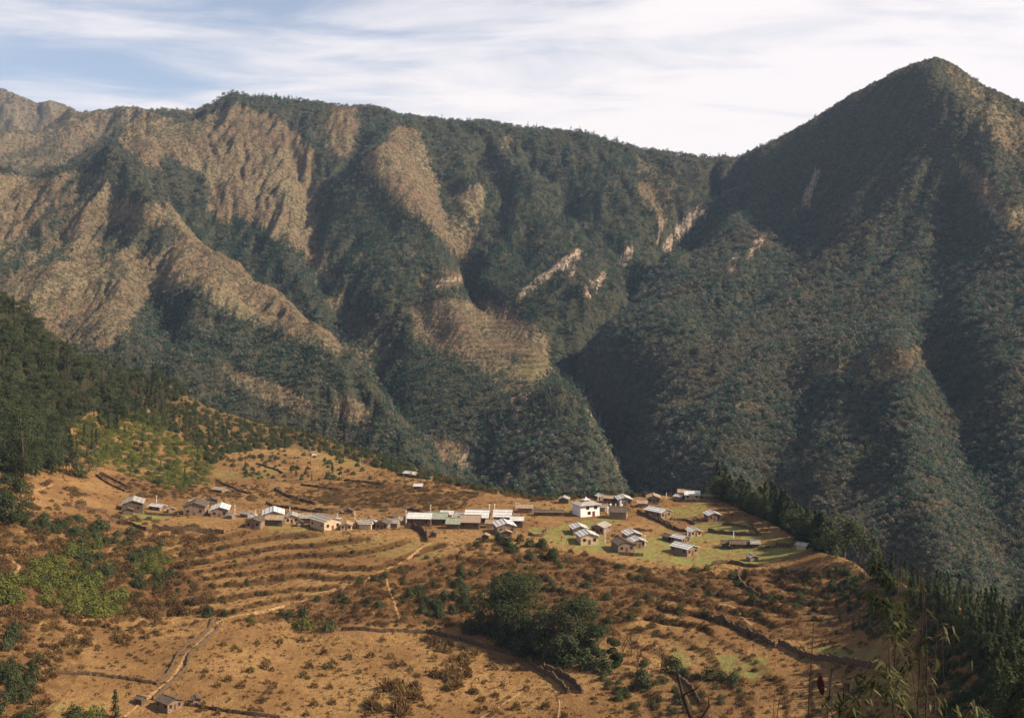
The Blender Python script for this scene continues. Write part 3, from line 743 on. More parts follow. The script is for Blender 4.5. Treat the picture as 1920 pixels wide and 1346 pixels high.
def bush_me(n, h, w, size, mat, twig=0.0):
    d = RNG.normal(size=(n, 3)); d /= np.linalg.norm(d, axis=1, keepdims=True); d[:, 2] = np.abs(d[:, 2])
    lump = 1 + 0.22 * np.sin(d[:, 0] * 5 + 1) * np.cos(d[:, 1] * 6) + RNG.normal(0, 0.06, n)
    C_ = d * np.array([w, w, h]) * lump[:, None] * (RNG.uniform(0.3, 1, (n, 1)) ** 0.4)
    D_ = (C_ - np.array([0, 0, -0.3])) * (0.4 + twig) + RNG.normal(0, 0.6 - 0.35 * twig, (n, 3)) * max(h, w)
    return cards_mesh('bush', C_, D_, size * RNG.uniform(0.7, 1.5, n), size * (0.7 - 0.45 * twig), mat, d + 0.15 * np.array([0, 0, 1]) if twig < 0.1 else None)
def trunk_me(h, r, top=0.8, bend=0.04, limbs=3):
    p = []
    for i in range(5):
        f = i / 4
        p.append(((math.sin(f * 3) * bend * h, math.cos(f * 2.2) * bend * h - bend * h, -0.8 + f * (h * top + 0.8)), r * (1 - 0.8 * f) + 0.02))
    ps = [p]
    for k in range(limbs):
        a = k * 2.2 + 0.6; z0 = h * (0.35 + 0.12 * k)
        ps.append([((0, 0, z0), r * 0.45), ((math.cos(a) * h * 0.12, math.sin(a) * h * 0.12, z0 + h * 0.1), r * 0.3), ((math.cos(a) * h * 0.2, math.sin(a) * h * 0.2, z0 + h * 0.24), r * 0.1)])
    return tube_mesh('trunk', ps, M_BARK)
def bare_tree_me(h, r, depth=4, spread=0.55, mat=None):
    ps = []
    def grow(p, d, L, rr, k):
        q = p + d * L * 0.5 + Vector((random.uniform(-.08, .08), random.uniform(-.08, .08), 0)) * L; e = p + d * L
        ps.append([(p, rr), (q, rr * 0.8), (e, rr * 0.6)])
        if k == 0: return
        for i in range(3 if k > 1 else 4):
            nd = (d + Vector((random.uniform(-1, 1), random.uniform(-1, 1), random.uniform(-0.3, 0.8))) * spread).normalized()
            grow(p + d * L * random.uniform(0.45, 1), nd, L * random.uniform(0.55, 0.8), rr * 0.55, k - 1)
    grow(Vector((0, 0, -0.4)), Vector((0.05, 0, 1)).normalized(), h * 0.36, r, depth)
    return tube_mesh('bare_branches', ps, mat or M_BARK, 4)

# every kind: a few shapes; each shape = (crown mesh, trunk mesh or None)
PROTO = {
    'far_conifer': [(conifer_me(110, 8, 0.21, 0.95, M_CONIFER), None) for _ in range(3)],
    'far_broad': [(broad_me(120, 6, 0.55, 0.95, M_BROAD, 0.12, 8), None) for _ in range(3)],
    'far_scrub': [(bush_me(50, 1.9, 1.7, 0.8, M_SCRUB), None) for _ in range(2)],
    'conifer_tree': [(conifer_me(900, 8, w, 0.42, M_NEARCON), trunk_me(8, 0.16, 0.85, 0.01, 0)) for w in (0.17, 0.22, 0.27)],
    'broadleaf_tree': [(broad_me(1600, 7, 0.52, 0.36, M_NEARTREE, 0.08, c), trunk_me(7, 0.2, 0.7, 0.03, 3)) for c in (9, 13, 11)],
    'green_bush': [(bush_me(500, 1.6, 1.5, 0.26, M_BUSH), None) for _ in range(3)],
    'dark_bush': [(bush_me(420, 1.9, 1.3, 0.3, M_NEARTREE), None) for _ in range(2)],
    'tuft': [(bush_me(34, 0.42, 0.45, 0.30, M_TUFT, 0.6), None) for _ in range(3)],
    'dry_shrub': [(bush_me(170, 1.15, 0.8, 0.42, M_DRY, 0.8), None) for _ in range(3)],
    'brown_bush': [(bush_me(280, 1.2, 1.2, 0.28, M_RUST, 0.2), None) for _ in range(3)],
}
VEG = []    # (kind, shape, px, Y, scale, zscale, rot, label, group)
def inmask(px, py, poly): return bool(inpoly(np.array([px]), np.array([py]), poly)[0])
def sow(kind, n, poly, s0, s1, label, group, zs=1.0, thin=None, seed=1, dz=0.0):
    """n plants of a kind on the ground seen inside an outline of the photograph"""
    rg = np.random.default_rng(seed)
    xs = [p[0] for p in poly]; ys = [p[1] for p in poly]
    k = 0; tries = 0
    while k < n and tries < n * 40:
        tries += 1
        x = rg.uniform(min(xs), max(xs)); y = rg.uniform(min(ys), max(ys))
        if not inmask(x, y, poly): continue
        Y = hit(x, y)
        if thin is not None and rg.random() > thin(x, y, Y): continue
        VEG.append([kind, int(rg.integers(0, len(PROTO[kind]))), x, Y, rg.uniform(s0, s1), zs * rg.uniform(0.85, 1.15), rg.uniform(0, 6.283), label, group])
        k += 1
def put(kind, shape, px, py, s, zs, label, group=None, Y=None):
    VEG.append([kind, shape, px, Y or hit(px, py), s, zs, random.uniform(0, 6.28), label, group])

# stuff: points on the terrain carrying a kind of plant, instanced
def gn_scatter(name, label, X_, Y_, Z_, S_, ZS_, R_, I_, protos):
    me = bpy.data.meshes.new(name)
    n = len(X_)
    me.vertices.add(n)
    me.vertices.foreach_set('co', np.stack([X_, Y_, Z_], 1).astype(np.float32).ravel())
    for nm, tp, dat in (('pick', 'INT', I_.astype(np.int32)),):
        me.attributes.new(nm, tp, 'POINT').data.foreach_set('value', dat)
    me.attributes.new('size', 'FLOAT_VECTOR', 'POINT').data.foreach_set('vector', np.stack([S_, S_, S_ * ZS_], 1).astype(np.float32).ravel())
    me.attributes.new('turn', 'FLOAT_VECTOR', 'POINT').data.foreach_set('vector', np.stack([R_ * 0, R_ * 0, R_], 1).astype(np.float32).ravel())
    me.update()
    o = mk(name, me)
    ng = bpy.data.node_groups.new(name, 'GeometryNodeTree')
    ng.interface.new_socket('Geometry', in_out='INPUT', socket_type='NodeSocketGeometry')
    ng.interface.new_socket('Geometry', in_out='OUTPUT', socket_type='NodeSocketGeometry')
    N = ng.nodes; Lk = ng.links.new
    gi = N.new('NodeGroupInput'); go_ = N.new('NodeGroupOutput')
    iop = N.new('GeometryNodeInstanceOnPoints'); iop.inputs['Pick Instance'].default_value = True
    j = N.new('GeometryNodeJoinGeometry')
    for pr in reversed(protos):
        g2 = N.new('GeometryNodeGeometryToInstance')
        for ob in pr:
            oi = N.new('GeometryNodeObjectInfo'); oi.inputs['Object'].default_value = ob; oi.transform_space = 'ORIGINAL'
            Lk(oi.outputs['Geometry'], g2.inputs[0])
        Lk(g2.outputs[0], j.inputs[0])
    def na(nm, tp):
        a = N.new('GeometryNodeInputNamedAttribute'); a.data_type = tp; a.inputs['Name'].default_value = nm
        return a.outputs['Attribute']
    Lk(gi.outputs[0], iop.inputs['Points']); Lk(j.outputs[0], iop.inputs['Instance'])
    Lk(na('pick', 'INT'), iop.inputs['Instance Index']); Lk(na('size', 'FLOAT_VECTOR'), iop.inputs['Scale']); Lk(na('turn', 'FLOAT_VECTOR'), iop.inputs['Rotation'])
    Lk(iop.outputs[0], go_.inputs[0])
    md = o.modifiers.new('scatter', 'NODES'); md.node_group = ng
    tag(o, label, None, None, 'stuff')
    return o

def individual(v):
    kind, sh, px, Y, s, zs, rot, label, group = v[:9]
    crown, trunk = PROTO[kind][sh]
    loc = world(px, Y) - Vector((0, 0, 0.1))
    nm = {'dark_bush': 'green_bush', 'brown_bush': 'dry_shrub', 'far_conifer': 'conifer_tree', 'far_broad': 'broadleaf_tree', 'far_scrub': 'dry_shrub', 'tuft': 'grass_tussock'}.get(kind, kind)
    if trunk is not None:
        r = mk(nm, None); mk('crown', crown, r); mk('trunk', trunk, r)
    else:
        r = mk(nm, crown)
    r.location = loc; r.rotation_euler = (0, 0, rot); r.scale = (s, s, s * zs)
    tag(r, label, 'tree' if 'tree' in nm else ('grass' if 'tussock' in nm else 'shrub'), group)
    return r

cellA = np.zeros(H.shape)
dX = 3.0 / F * GY; dY = np.gradient(GY, axis=0)
cellA = dX * dY
INV = (PYG <= CUM + 25) & (GPX > -90) & (GPX < 2010) & (PYG < 1400)
def far_points(dens, spacing, seed):
    rg = np.random.default_rng(seed)
    lam = dens * cellA / spacing ** 2 * INV
    k = rg.poisson(lam)
    r, c = np.nonzero(k); rep = k[r, c]
    r = np.repeat(r, rep); c = np.repeat(c, rep)
    r = np.minimum(r, NR - 2); c = np.minimum(c, NC - 2)
    fr_ = rg.random(len(r)); fc = rg.random(len(r))
    z = (H[r, c] * (1 - fc) + H[r, c + 1] * fc) * (1 - fr_) + (H[r + 1, c] * (1 - fc) + H[r + 1, c + 1] * fc) * fr_
    y = GY[r, c] * (1 - fr_) + GY[r + 1, c] * fr_
    px = GPX[r, c] + 3 * fc
    return px, (px - CX) / F * y, y, z, r, c, rg
# ------------------------------------------------------------------ forests on the mountains
FOREST_SETS = []
def forest(name, label, fids, spec):
    """spec: list of (kind, density grid, spacing m, smin, smax, seed)"""
    X = []; Yy = []; Zz = []; S_ = []; ZS = []; R_ = []; I_ = []
    protos = []
    for kind, dens, sp, s0, s1, seed in spec:
        px, x, y, z, r, c, rg = far_points(np.where(np.isin(FID, fids), dens, 0) * (np.clip(1200 / GY, 1, 1.6) ** 2 if 3 in fids else 1), sp, seed)
        n = len(x)
        base = len(protos)
        for me in PROTO[kind]: protos.append((kind, me))
        X.append(x); Yy.append(y); Zz.append(z - 0.3); S_.append(rg.uniform(s0, s1, n) * (0.8 + 0.4 * rg.random(n)) * (np.clip(y / 1200, 0.6, 1) if 3 in fids else 1))
        ZS.append(rg.uniform(0.8, 1.25, n)); R_.append(rg.uniform(0, 6.283, n)); I_.append(base + rg.integers(0, len(PROTO[kind]), n))
    FOREST_SETS.append([name, label] + [np.concatenate(a) for a in (X, Yy, Zz, S_, ZS, R_, I_)] + [protos])

dens = np.clip((TREE - 0.12) * 1.15, 0, 1)
thick = sstep(0.38, 0.78, TREE + 0.25 * n2) * np.clip(np.where(FID == 3, 0.95, 0.9) + 1.3 * fbm(GX / 18, GY / 18, 3, 205), 0.1, 1)
mid = fbm(GX / 120, GY / 120, 3, 201)
high = sstep(430, 290, PYG)
fconC = thick * sstep(-0.35, 0.25, mid + 0.35 - high * 0.9 - sstep(760, 860, PYG) * 0.6)
forest('forest', 'dark green forest covering the long ridge behind the village', (2,), [
    ('far_conifer', fconC, 4.7, 0.55, 1.35, 301),
    ('far_broad', thick * (1 - 0.75 * fconC), 4.6, 0.45, 1.1, 302),
    ('far_scrub', (1 - thick) * (TREE > 0.015) * (1 - 0.8 * TF) * np.clip(0.42 + 0.9 * TREE + 1.2 * n2, 0.04, 1), 4.0, 0.3, 1.15, 303)])
forest('forest', 'mixed green and brown forest covering the steep peak', (3,), [
    ('far_conifer', thick * sstep(0.1, 0.4, mid) * sstep(260, 400, PYG) * (1 - 0.7 * sstep(1300, 1700, GPX)), 6.0, 0.6, 1.0, 311),
    ('far_broad', thick * sstep(180, 520, PYG) , 3.9, 0.35, 1.15, 312),
    ('far_scrub', thick * sstep(520, 300, PYG) + (1 - thick) * 0.6, 3.6, 0.7, 1.5, 313)])
forest('forest', 'patches of dark forest and scrub on the brown spur at the mountains\' foot', (1,), [
    ('far_conifer', thick, 5.0, 0.65, 1.1, 321),
    ('far_broad', thick, 6.5, 0.5, 1.1, 322),
    ('far_scrub', (1 - thick) * np.clip(0.34 + 0.8 * TREE + 1.2 * n2, 0.04, 1), 3.5, 0.3, 1.05, 323)])
forest('scrub', 'thin scrub on the far brown heights', (4, 5), [
    ('far_scrub', np.clip(0.2 + 1.1 * TREE + 0.8 * n2, 0, 1), 7.5, 1.0, 2.6, 331)])
tf = np.clip(0.35 + 0.9 * fbm(GX / 9, GY / 9, 3, 401) + 0.5 * fbm(GX / 60, GY / 60, 3, 402) + 0.5 * ROUGH + 0.5 * RISER, 0.04, 1.3)
tf = tf * (1 - 0.93 * (GREEN > 0.55)) * (1 - 0.5 * (GREEN > 0.2)) * (TREE < 0.5) * (GY > 150)
forest('dry_grass', 'tussocks of dry golden and brown grass over the hill fields', (0,), [('tuft', tf, 1.75, 0.5, 1.7, 341)])
# ------------------------------------------------------------------ paths and dry stone walls
def along(pts, stepm, smooth=False):
    w = []
    for px, py in pts:
        Y = hit(px, py); w.append(Vector(((px - CX) / F * Y, Y)))
    if smooth:
        for _ in range(2):
            q = [w[0]]
            for a, b in zip(w[:-1], w[1:]): q += [a * 0.75 + b * 0.25, a * 0.25 + b * 0.75]
            w = q + [w[-1]]
    o = []
    for a, b in zip(w[:-1], w[1:]):
        n = max(1, int((b - a).length / stepm))
        for i in range(n): o.append(a + (b - a) * i / n)
    o.append(w[-1])
    return o
def m_path():
    m, nt, b = new_mat('worn_earth')
    geo = nt.nodes.new('ShaderNodeNewGeometry').outputs['Position']
    n = nnoise(nt, 0.9, 5, 0.7, geo)
    c = mixc(nt, ramp(nt, n, 0.35, 0.65), (0.39, 0.24, 0.115), (0.22, 0.12, 0.05))
    nt.links.new(c, b.inputs['Base Color']); bump(nt, b, n, 0.3)
    return m
M_PATH = m_path()
def footpath(name, pts, width, mat=M_PATH, lift=0.10):
    c = along(pts, 1.2, True)
    V = []; Fc = []; K = 5
    for i, p in enumerate(c):
        d = (c[min(i + 1, len(c) - 1)] - c[max(i - 1, 0)]).normalized(); s = Vector((-d.y, d.x))
        wv = width * (0.75 + 0.5 * float(vnoise(np.array([i * 0.21]), np.array([0.3]), 4)[0]))
        for k in range(K):
            q = p + s * wv * (k / (K - 1) - 0.5)
            z = zat(q.x, q.y)
            V.append((q.x, q.y, z + (lift if 0 < k < K - 1 else -0.15)))
    for i in range(len(c) - 1):
        for k in range(K - 1):
            a = i * K + k; Fc.append((a, a + 1, a + K + 1, a + K))
    me = bpy.data.meshes.new(name); me.from_pydata(V, [], Fc); me.update(); me.materials.append(mat)
    me.polygons.foreach_set('use_smooth', np.ones(len(Fc), bool))
    o = mk(name, me); tag(o, None, None, None, 'structure')
    return o
footpath('footpath', [(806, 1018), (770, 1045), (735, 1062), (700, 1080), (655, 1097), (612, 1107), (560, 1128), (515, 1140), (470, 1149), (430, 1157), (408, 1164), (396, 1184), (370, 1205), (347, 1228), (335, 1252), (318, 1275), (285, 1300), (262, 1318), (228, 1346), (205, 1362)], 1.45)
footpath('footpath', [(724, 1080), (726, 1098), (735, 1118), (742, 1140), (748, 1160)], 1.2)
footpath('footpath', [(0, 1040), (22, 1050), (40, 1062), (22, 1078), (0, 1086)], 1.6)
footpath('footpath', [(62, 920), (85, 914), (98, 908)], 1.6)
footpath('footpath', [(1410, 1172), (1388, 1150), (1362, 1132), (1345, 1140)], 1.6)
footpath('footpath', [(1905, 1346), (1862, 1320), (1840, 1300)], 0.8)
footpath('footpath', [(900, 1346), (940, 1322), (985, 1290), (1030, 1285), (1050, 1308), (1046, 1346)], 0.9)

M_STONE = plain_mat('dry_stone', (0.115, 0.075, 0.045), 0.95, 0.5, 2.2, 0.3)
def stone_wall(label, pts, h=1.15, w=0.55):
    c = along(pts, 0.9, len(pts) > 2)
    V = []; Fc = []
    for i, p in enumerate(c):
        d = (c[min(i + 1, len(c) - 1)] - c[max(i - 1, 0)]).normalized(); s = Vector((-d.y, d.x))
        z = zat(p.x, p.y); hh = h * random.uniform(0.7, 1.2); ww = w * random.uniform(0.75, 1.25)
        p = p + s * random.uniform(-0.12, 0.12)
        for k, (sx, dz) in enumerate(((-0.62, -0.5), (-0.5, hh * 0.55), (-0.36, hh), (0.36, hh * random.uniform(0.85, 1.1)), (0.5, hh * 0.5), (0.62, -0.5))):
            V.append((p.x + s.x * ww * sx, p.y + s.y * ww * sx, z + dz))
    K = 6
    for i in range(len(c) - 1):
        for k in range(K - 1):
            a = i * K + k; Fc.append((a, a + K, a + K + 1, a + 1))
    Fc.append(tuple(range(K))); e = (len(c) - 1) * K; Fc.append(tuple(e + K - 1 - k for k in range(K)))
    me = bpy.data.meshes.new('stone_wall'); me.from_pydata(V, [], Fc); me.update(); me.materials.append(M_STONE)
    return tag(mk('stone_wall', me), label, 'stone wall', 'dry stone field walls')
WALLS = [
    ('dark stone wall curving downhill from the long row of houses to the path', [(758, 990), (778, 991), (792, 998), (800, 1008), (802, 1016)], 2.2),
    ('long stone wall along the back edge of the bottom pasture, west half', [(640, 1182), (700, 1184), (760, 1184), (800, 1186)], 1.2),
    ('stone wall curving round the back of the bottom pasture below the big trees', [(800, 1186), (850, 1196), (900, 1212), (950, 1225), (985, 1232)], 1.4),
    ('inner stone wall of the sunken lane at the corner of the bottom pasture', [(990, 1238), (1004, 1254), (1030, 1266), (1052, 1284), (1066, 1300)], 1.7),
    ('outer stone wall of the sunken lane at the corner of the bottom pasture', [(1020, 1256), (1050, 1266), (1075, 1282), (1092, 1300)], 1.9),
    ('stone wall on the left side of the winding footpath', [(400, 1160), (394, 1176), (380, 1192), (352, 1210), (332, 1228), (326, 1248), (312, 1268), (292, 1284)], 1.0),
    ('stone wall on the right side of the winding footpath', [(412, 1172), (392, 1196), (368, 1216), (352, 1232), (352, 1250), (332, 1272), (306, 1296), (286, 1312)], 1.0),
    ('low stone wall crossing the brown field to meet the winding footpath', [(105, 1262), (160, 1264), (215, 1270), (260, 1278), (295, 1282)], 1.0),
    ('stone wall running off to the right from the hut at the bottom', [(350, 1322), (380, 1326), (410, 1332), (460, 1340), (525, 1346)], 1.0),
    ('long dark stone wall slanting down the lower right slope', [(1335, 1162), (1370, 1172), (1400, 1184), (1430, 1200), (1455, 1214)], 1.6),
    ('dark stone wall continuing the slanting one towards the green patch', [(1460, 1206), (1490, 1222), (1520, 1234), (1560, 1238), (1600, 1246), (1650, 1254)], 1.6),
    ('stone wall dropping from the village brow between two small fields', [(1386, 1068), (1383, 1085), (1392, 1100), (1410, 1112), (1425, 1120)], 1.6),
    ('stone wall along the lower edge of the green fields by the grey hut', [(1335, 1060), (1360, 1056), (1380, 1058), (1420, 1064), (1445, 1060)], 1.3),
    ('stone wall between the upper and lower green fields on the right', [(1328, 996), (1345, 1000), (1375, 1002), (1400, 1004), (1424, 1004)], 1.3),
    ('short stone wall above the right upper green strip', [(1355, 984), (1374, 984), (1395, 990), (1415, 992)], 1.1),
    ('stone wall running down the brow at the right end of the green strips', [(1406, 976), (1412, 990), (1425, 1004)], 1.2),
    ('stone wall crossing the brown plot behind the white-roofed cottages', [(1232, 974), (1255, 983), (1270, 996), (1290, 998)], 1.3),
    ('stone wall below the large pale-roofed house', [(1196, 960), (1215, 970), (1240, 980), (1262, 992)], 1.3),
    ('straight stone wall behind the brown plot right of the pale-roofed house', [(1264, 976), (1290, 976), (1302, 984)], 1.1),
    ('stone wall along the top field in front of the far right houses', [(1262, 940), (1300, 941), (1342, 942)], 1.2),
    ('stone wall beside the thatched barn at the right end of the village', [(1456, 1024), (1470, 1026), (1486, 1026)], 1.4),
    ('tumbled stone wall in front of the barn and the green strips', [(1420, 1030), (1440, 1027), (1455, 1026)], 1.0),
    ('stone wall enclosing the small green plot right of the pillared house', [(990, 1004), (1010, 1006), (1022, 1004), (1024, 994)], 1.2),
    ('terrace wall under the green plot of the westernmost houses', [(205, 978), (235, 980), (255, 988), (275, 996)], 1.6),
    ('long terrace wall under the westernmost fields', [(285, 992), (330, 996), (380, 998), (420, 1000)], 1.9),
    ('stone wall slanting up from the westernmost houses to the left', [(180, 892), (200, 906), (220, 916), (235, 922)], 1.0),
    ('second wall slanting above the westernmost houses', [(188, 888), (212, 900), (240, 914)], 1.0),
    ('stone wall beneath the lone shed above the western houses', [(405, 900), (430, 914), (470, 926)], 1.0),
    ('curved stone wall on the brown slope above the middle houses', [(515, 918), (535, 930), (560, 938), (590, 945)], 1.3),
    ('stone wall across the brown slope above the middle houses', [(500, 944), (530, 952), (560, 956), (600, 962), (640, 962)], 1.1),
    ('long wall on the brown slope above the middle houses', [(590, 956), (620, 958), (640, 956)], 1.0),
    ('stone wall high on the slope above the shed and small trees', [(565, 910), (600, 914), (640, 920)], 1.0),
    ('stone wall below the row of bushes high on the slope', [(645, 902), (670, 903), (700, 906), (720, 910)], 1.1),
    ('stone wall of the highest field near the two white huts', [(745, 890), (770, 896), (808, 898)], 1.1),
    ('high wall at the western edge of the upper fields', [(480, 870), (510, 878), (530, 888)], 1.0),
    ('stone wall on the grassy hill behind the long row of houses', [(868, 924), (890, 926), (910, 926)], 1.1),
    ('stone wall running from the back of the row of houses up the hill', [(735, 972), (755, 955), (780, 958), (806, 968)], 1.2),
    ('stone wall around the yard behind the white monastery', [(1205, 950), (1222, 952), (1240, 952)], 1.1),
    ('short stone wall on the green above the double roofed house', [(1188, 994), (1206, 996), (1222, 996)], 1.0),
    ('garden wall below the grey thatched house on the green', [(1146, 1006), (1160, 1006)], 1.0),
    ('rough wall below the thatched house at the front of the village', [(1160, 1040), (1185, 1042), (1206, 1042)], 1.1),
    ('stone wall beside the bottom right trees, leading down past the hedge', [(1262, 1262), (1278, 1276), (1300, 1296), (1312, 1320)], 1.3),
    ('wall in front of the western houses enclosing their yard', [(270, 964), (300, 966), (335, 968)], 1.3),
    ('wall in front of the small dark hut among the western trees', [(140, 952), (170, 958), (200, 963)], 1.6),
]
for lab, pts, h in WALLS: stone_wall(lab, pts, h)
# ------------------------------------------------------------------ houses
def roof_mat(name, a, b_, sc=1.0):
    m, nt, b = new_mat(name)
    oc = nt.nodes.new('ShaderNodeTexCoord').outputs['Object']
    n = nnoise(nt, 1.3 * sc, 4, 0.7, oc); n2_ = nnoise(nt, 9 * sc, 2, 0.6, oc)
    br = nt.nodes.new('ShaderNodeTexBrick'); br.inputs['Scale'].default_value = 1.0
    br.inputs['Brick Width'].default_value = 1.6; br.inputs['Row Height'].default_value = 0.4; br.inputs['Mortar Size'].default_value = 0.03
    br.inputs['Color1'].default_value = (0.8, 0.8, 0.8, 1); br.inputs['Color2'].default_value = (1, 1, 1, 1); br.inputs['Mortar'].default_value = (0.45, 0.45, 0.45, 1)
    nt.links.new(oc, br.inputs['Vector'])
    c = mixc(nt, ramp(nt, n, 0.35, 0.65), a, b_)
    mu = nt.nodes.new('ShaderNodeMix'); mu.data_type = 'RGBA'; mu.blend_type = 'MULTIPLY'; mu.inputs[0].default_value = 0.8
    nt.links.new(c, mu.inputs[6]); nt.links.new(br.outputs['Color'], mu.inputs[7])
    nt.links.new(mu.outputs[2], b.inputs['Base Color']); b.inputs['Roughness'].default_value = 0.8
    bump(nt, b, n2_, 0.05)
    return m
ROOF = {'pale': roof_mat('pale_shingles', (0.74, 0.72, 0.69), (0.58, 0.55, 0.51)), 'grey': roof_mat('grey_shingles', (0.46, 0.42, 0.37), (0.30, 0.26, 0.21)),
        'dark': roof_mat('weathered_thatch', (0.16, 0.12, 0.085), (0.09, 0.065, 0.045)), 'tan': roof_mat('tan_thatch', (0.42, 0.31, 0.20), (0.28, 0.19, 0.11)),
        'green': roof_mat('green_sheet', (0.34, 0.36, 0.26), (0.24, 0.26, 0.19)), 'rust': roof_mat('rusty_sheet', (0.42, 0.24, 0.15), (0.30, 0.27, 0.22)), 'white': roof_mat('white_boards', (0.78, 0.75, 0.71), (0.62, 0.60, 0.56))}
WALLM = {'stone': plain_mat('rubble_wall', (0.23, 0.165, 0.115), 0.95, 0.45, 3.0, 0.2), 'tan': plain_mat('clay_plaster', (0.52, 0.38, 0.24), 0.95, 0.2, 1.5), 'dark': plain_mat('dark_timber_wall', (0.12, 0.085, 0.06), 0.95, 0.4, 2.5, 0.1),
         'white': plain_mat('whitewash', (0.82, 0.79, 0.74), 0.9, 0.05, 1.0)}
M_HOLE = plain_mat('dark_window', (0.02, 0.016, 0.014), 0.5, 0.3, 2)
M_FRAME = plain_mat('painted_wood', (0.20, 0.06, 0.035), 0.8, 0.3, 3)
M_DOOR = plain_mat('old_door', (0.13, 0.075, 0.04), 0.8, 0.3, 3)
M_WHITE = plain_mat('white_cloth', (0.75, 0.72, 0.68), 0.9, 0.05, 3)
M_POLE = plain_mat('peeled_pole', (0.62, 0.52, 0.42), 0.9, 0.2, 3)

class MB:
    def __init__(s): s.bm = bmesh.new()
    def box(s, x0, x1, y0, y1, z0, z1, rot=None, org=(0, 0, 0)):
        vs = [Vector((x, y, z)) for x in (x0, x1) for y in (y0, y1) for z in (z0, z1)]
        if rot is not None: vs = [rot @ v for v in vs]
        b = [s.bm.verts.new(v + Vector(org)) for v in vs]
        for f in ((0, 1, 3, 2), (4, 6, 7, 5), (0, 4, 5, 1), (2, 3, 7, 6), (0, 2, 6, 4), (1, 5, 7, 3)): s.bm.faces.new([b[i] for i in f])
    def prism(s, outline, y0, y1):
        a = [s.bm.verts.new((x, y0, z)) for x, z in outline]; b = [s.bm.verts.new((x, y1, z)) for x, z in outline]
        n = len(outline)
        s.bm.faces.new(a); s.bm.faces.new(list(reversed(b)))
        for i in range(n): s.bm.faces.new([a[i], b[i], b[(i + 1) % n], a[(i + 1) % n]])
    def hull(s, pts, faces):
        v = [s.bm.verts.new(p) for p in pts]
        for f in faces: s.bm.faces.new([v[i] for i in f])
    def build(s, name, mat, parent=None, bev=0.0):
        bmesh.ops.recalc_face_normals(s.bm, faces=s.bm.faces)
        me = bpy.data.meshes.new(name); s.bm.to_mesh(me); s.bm.free(); me.materials.append(mat)
        o = mk(name, me, parent)
        return o
HOUSE_N = [0]
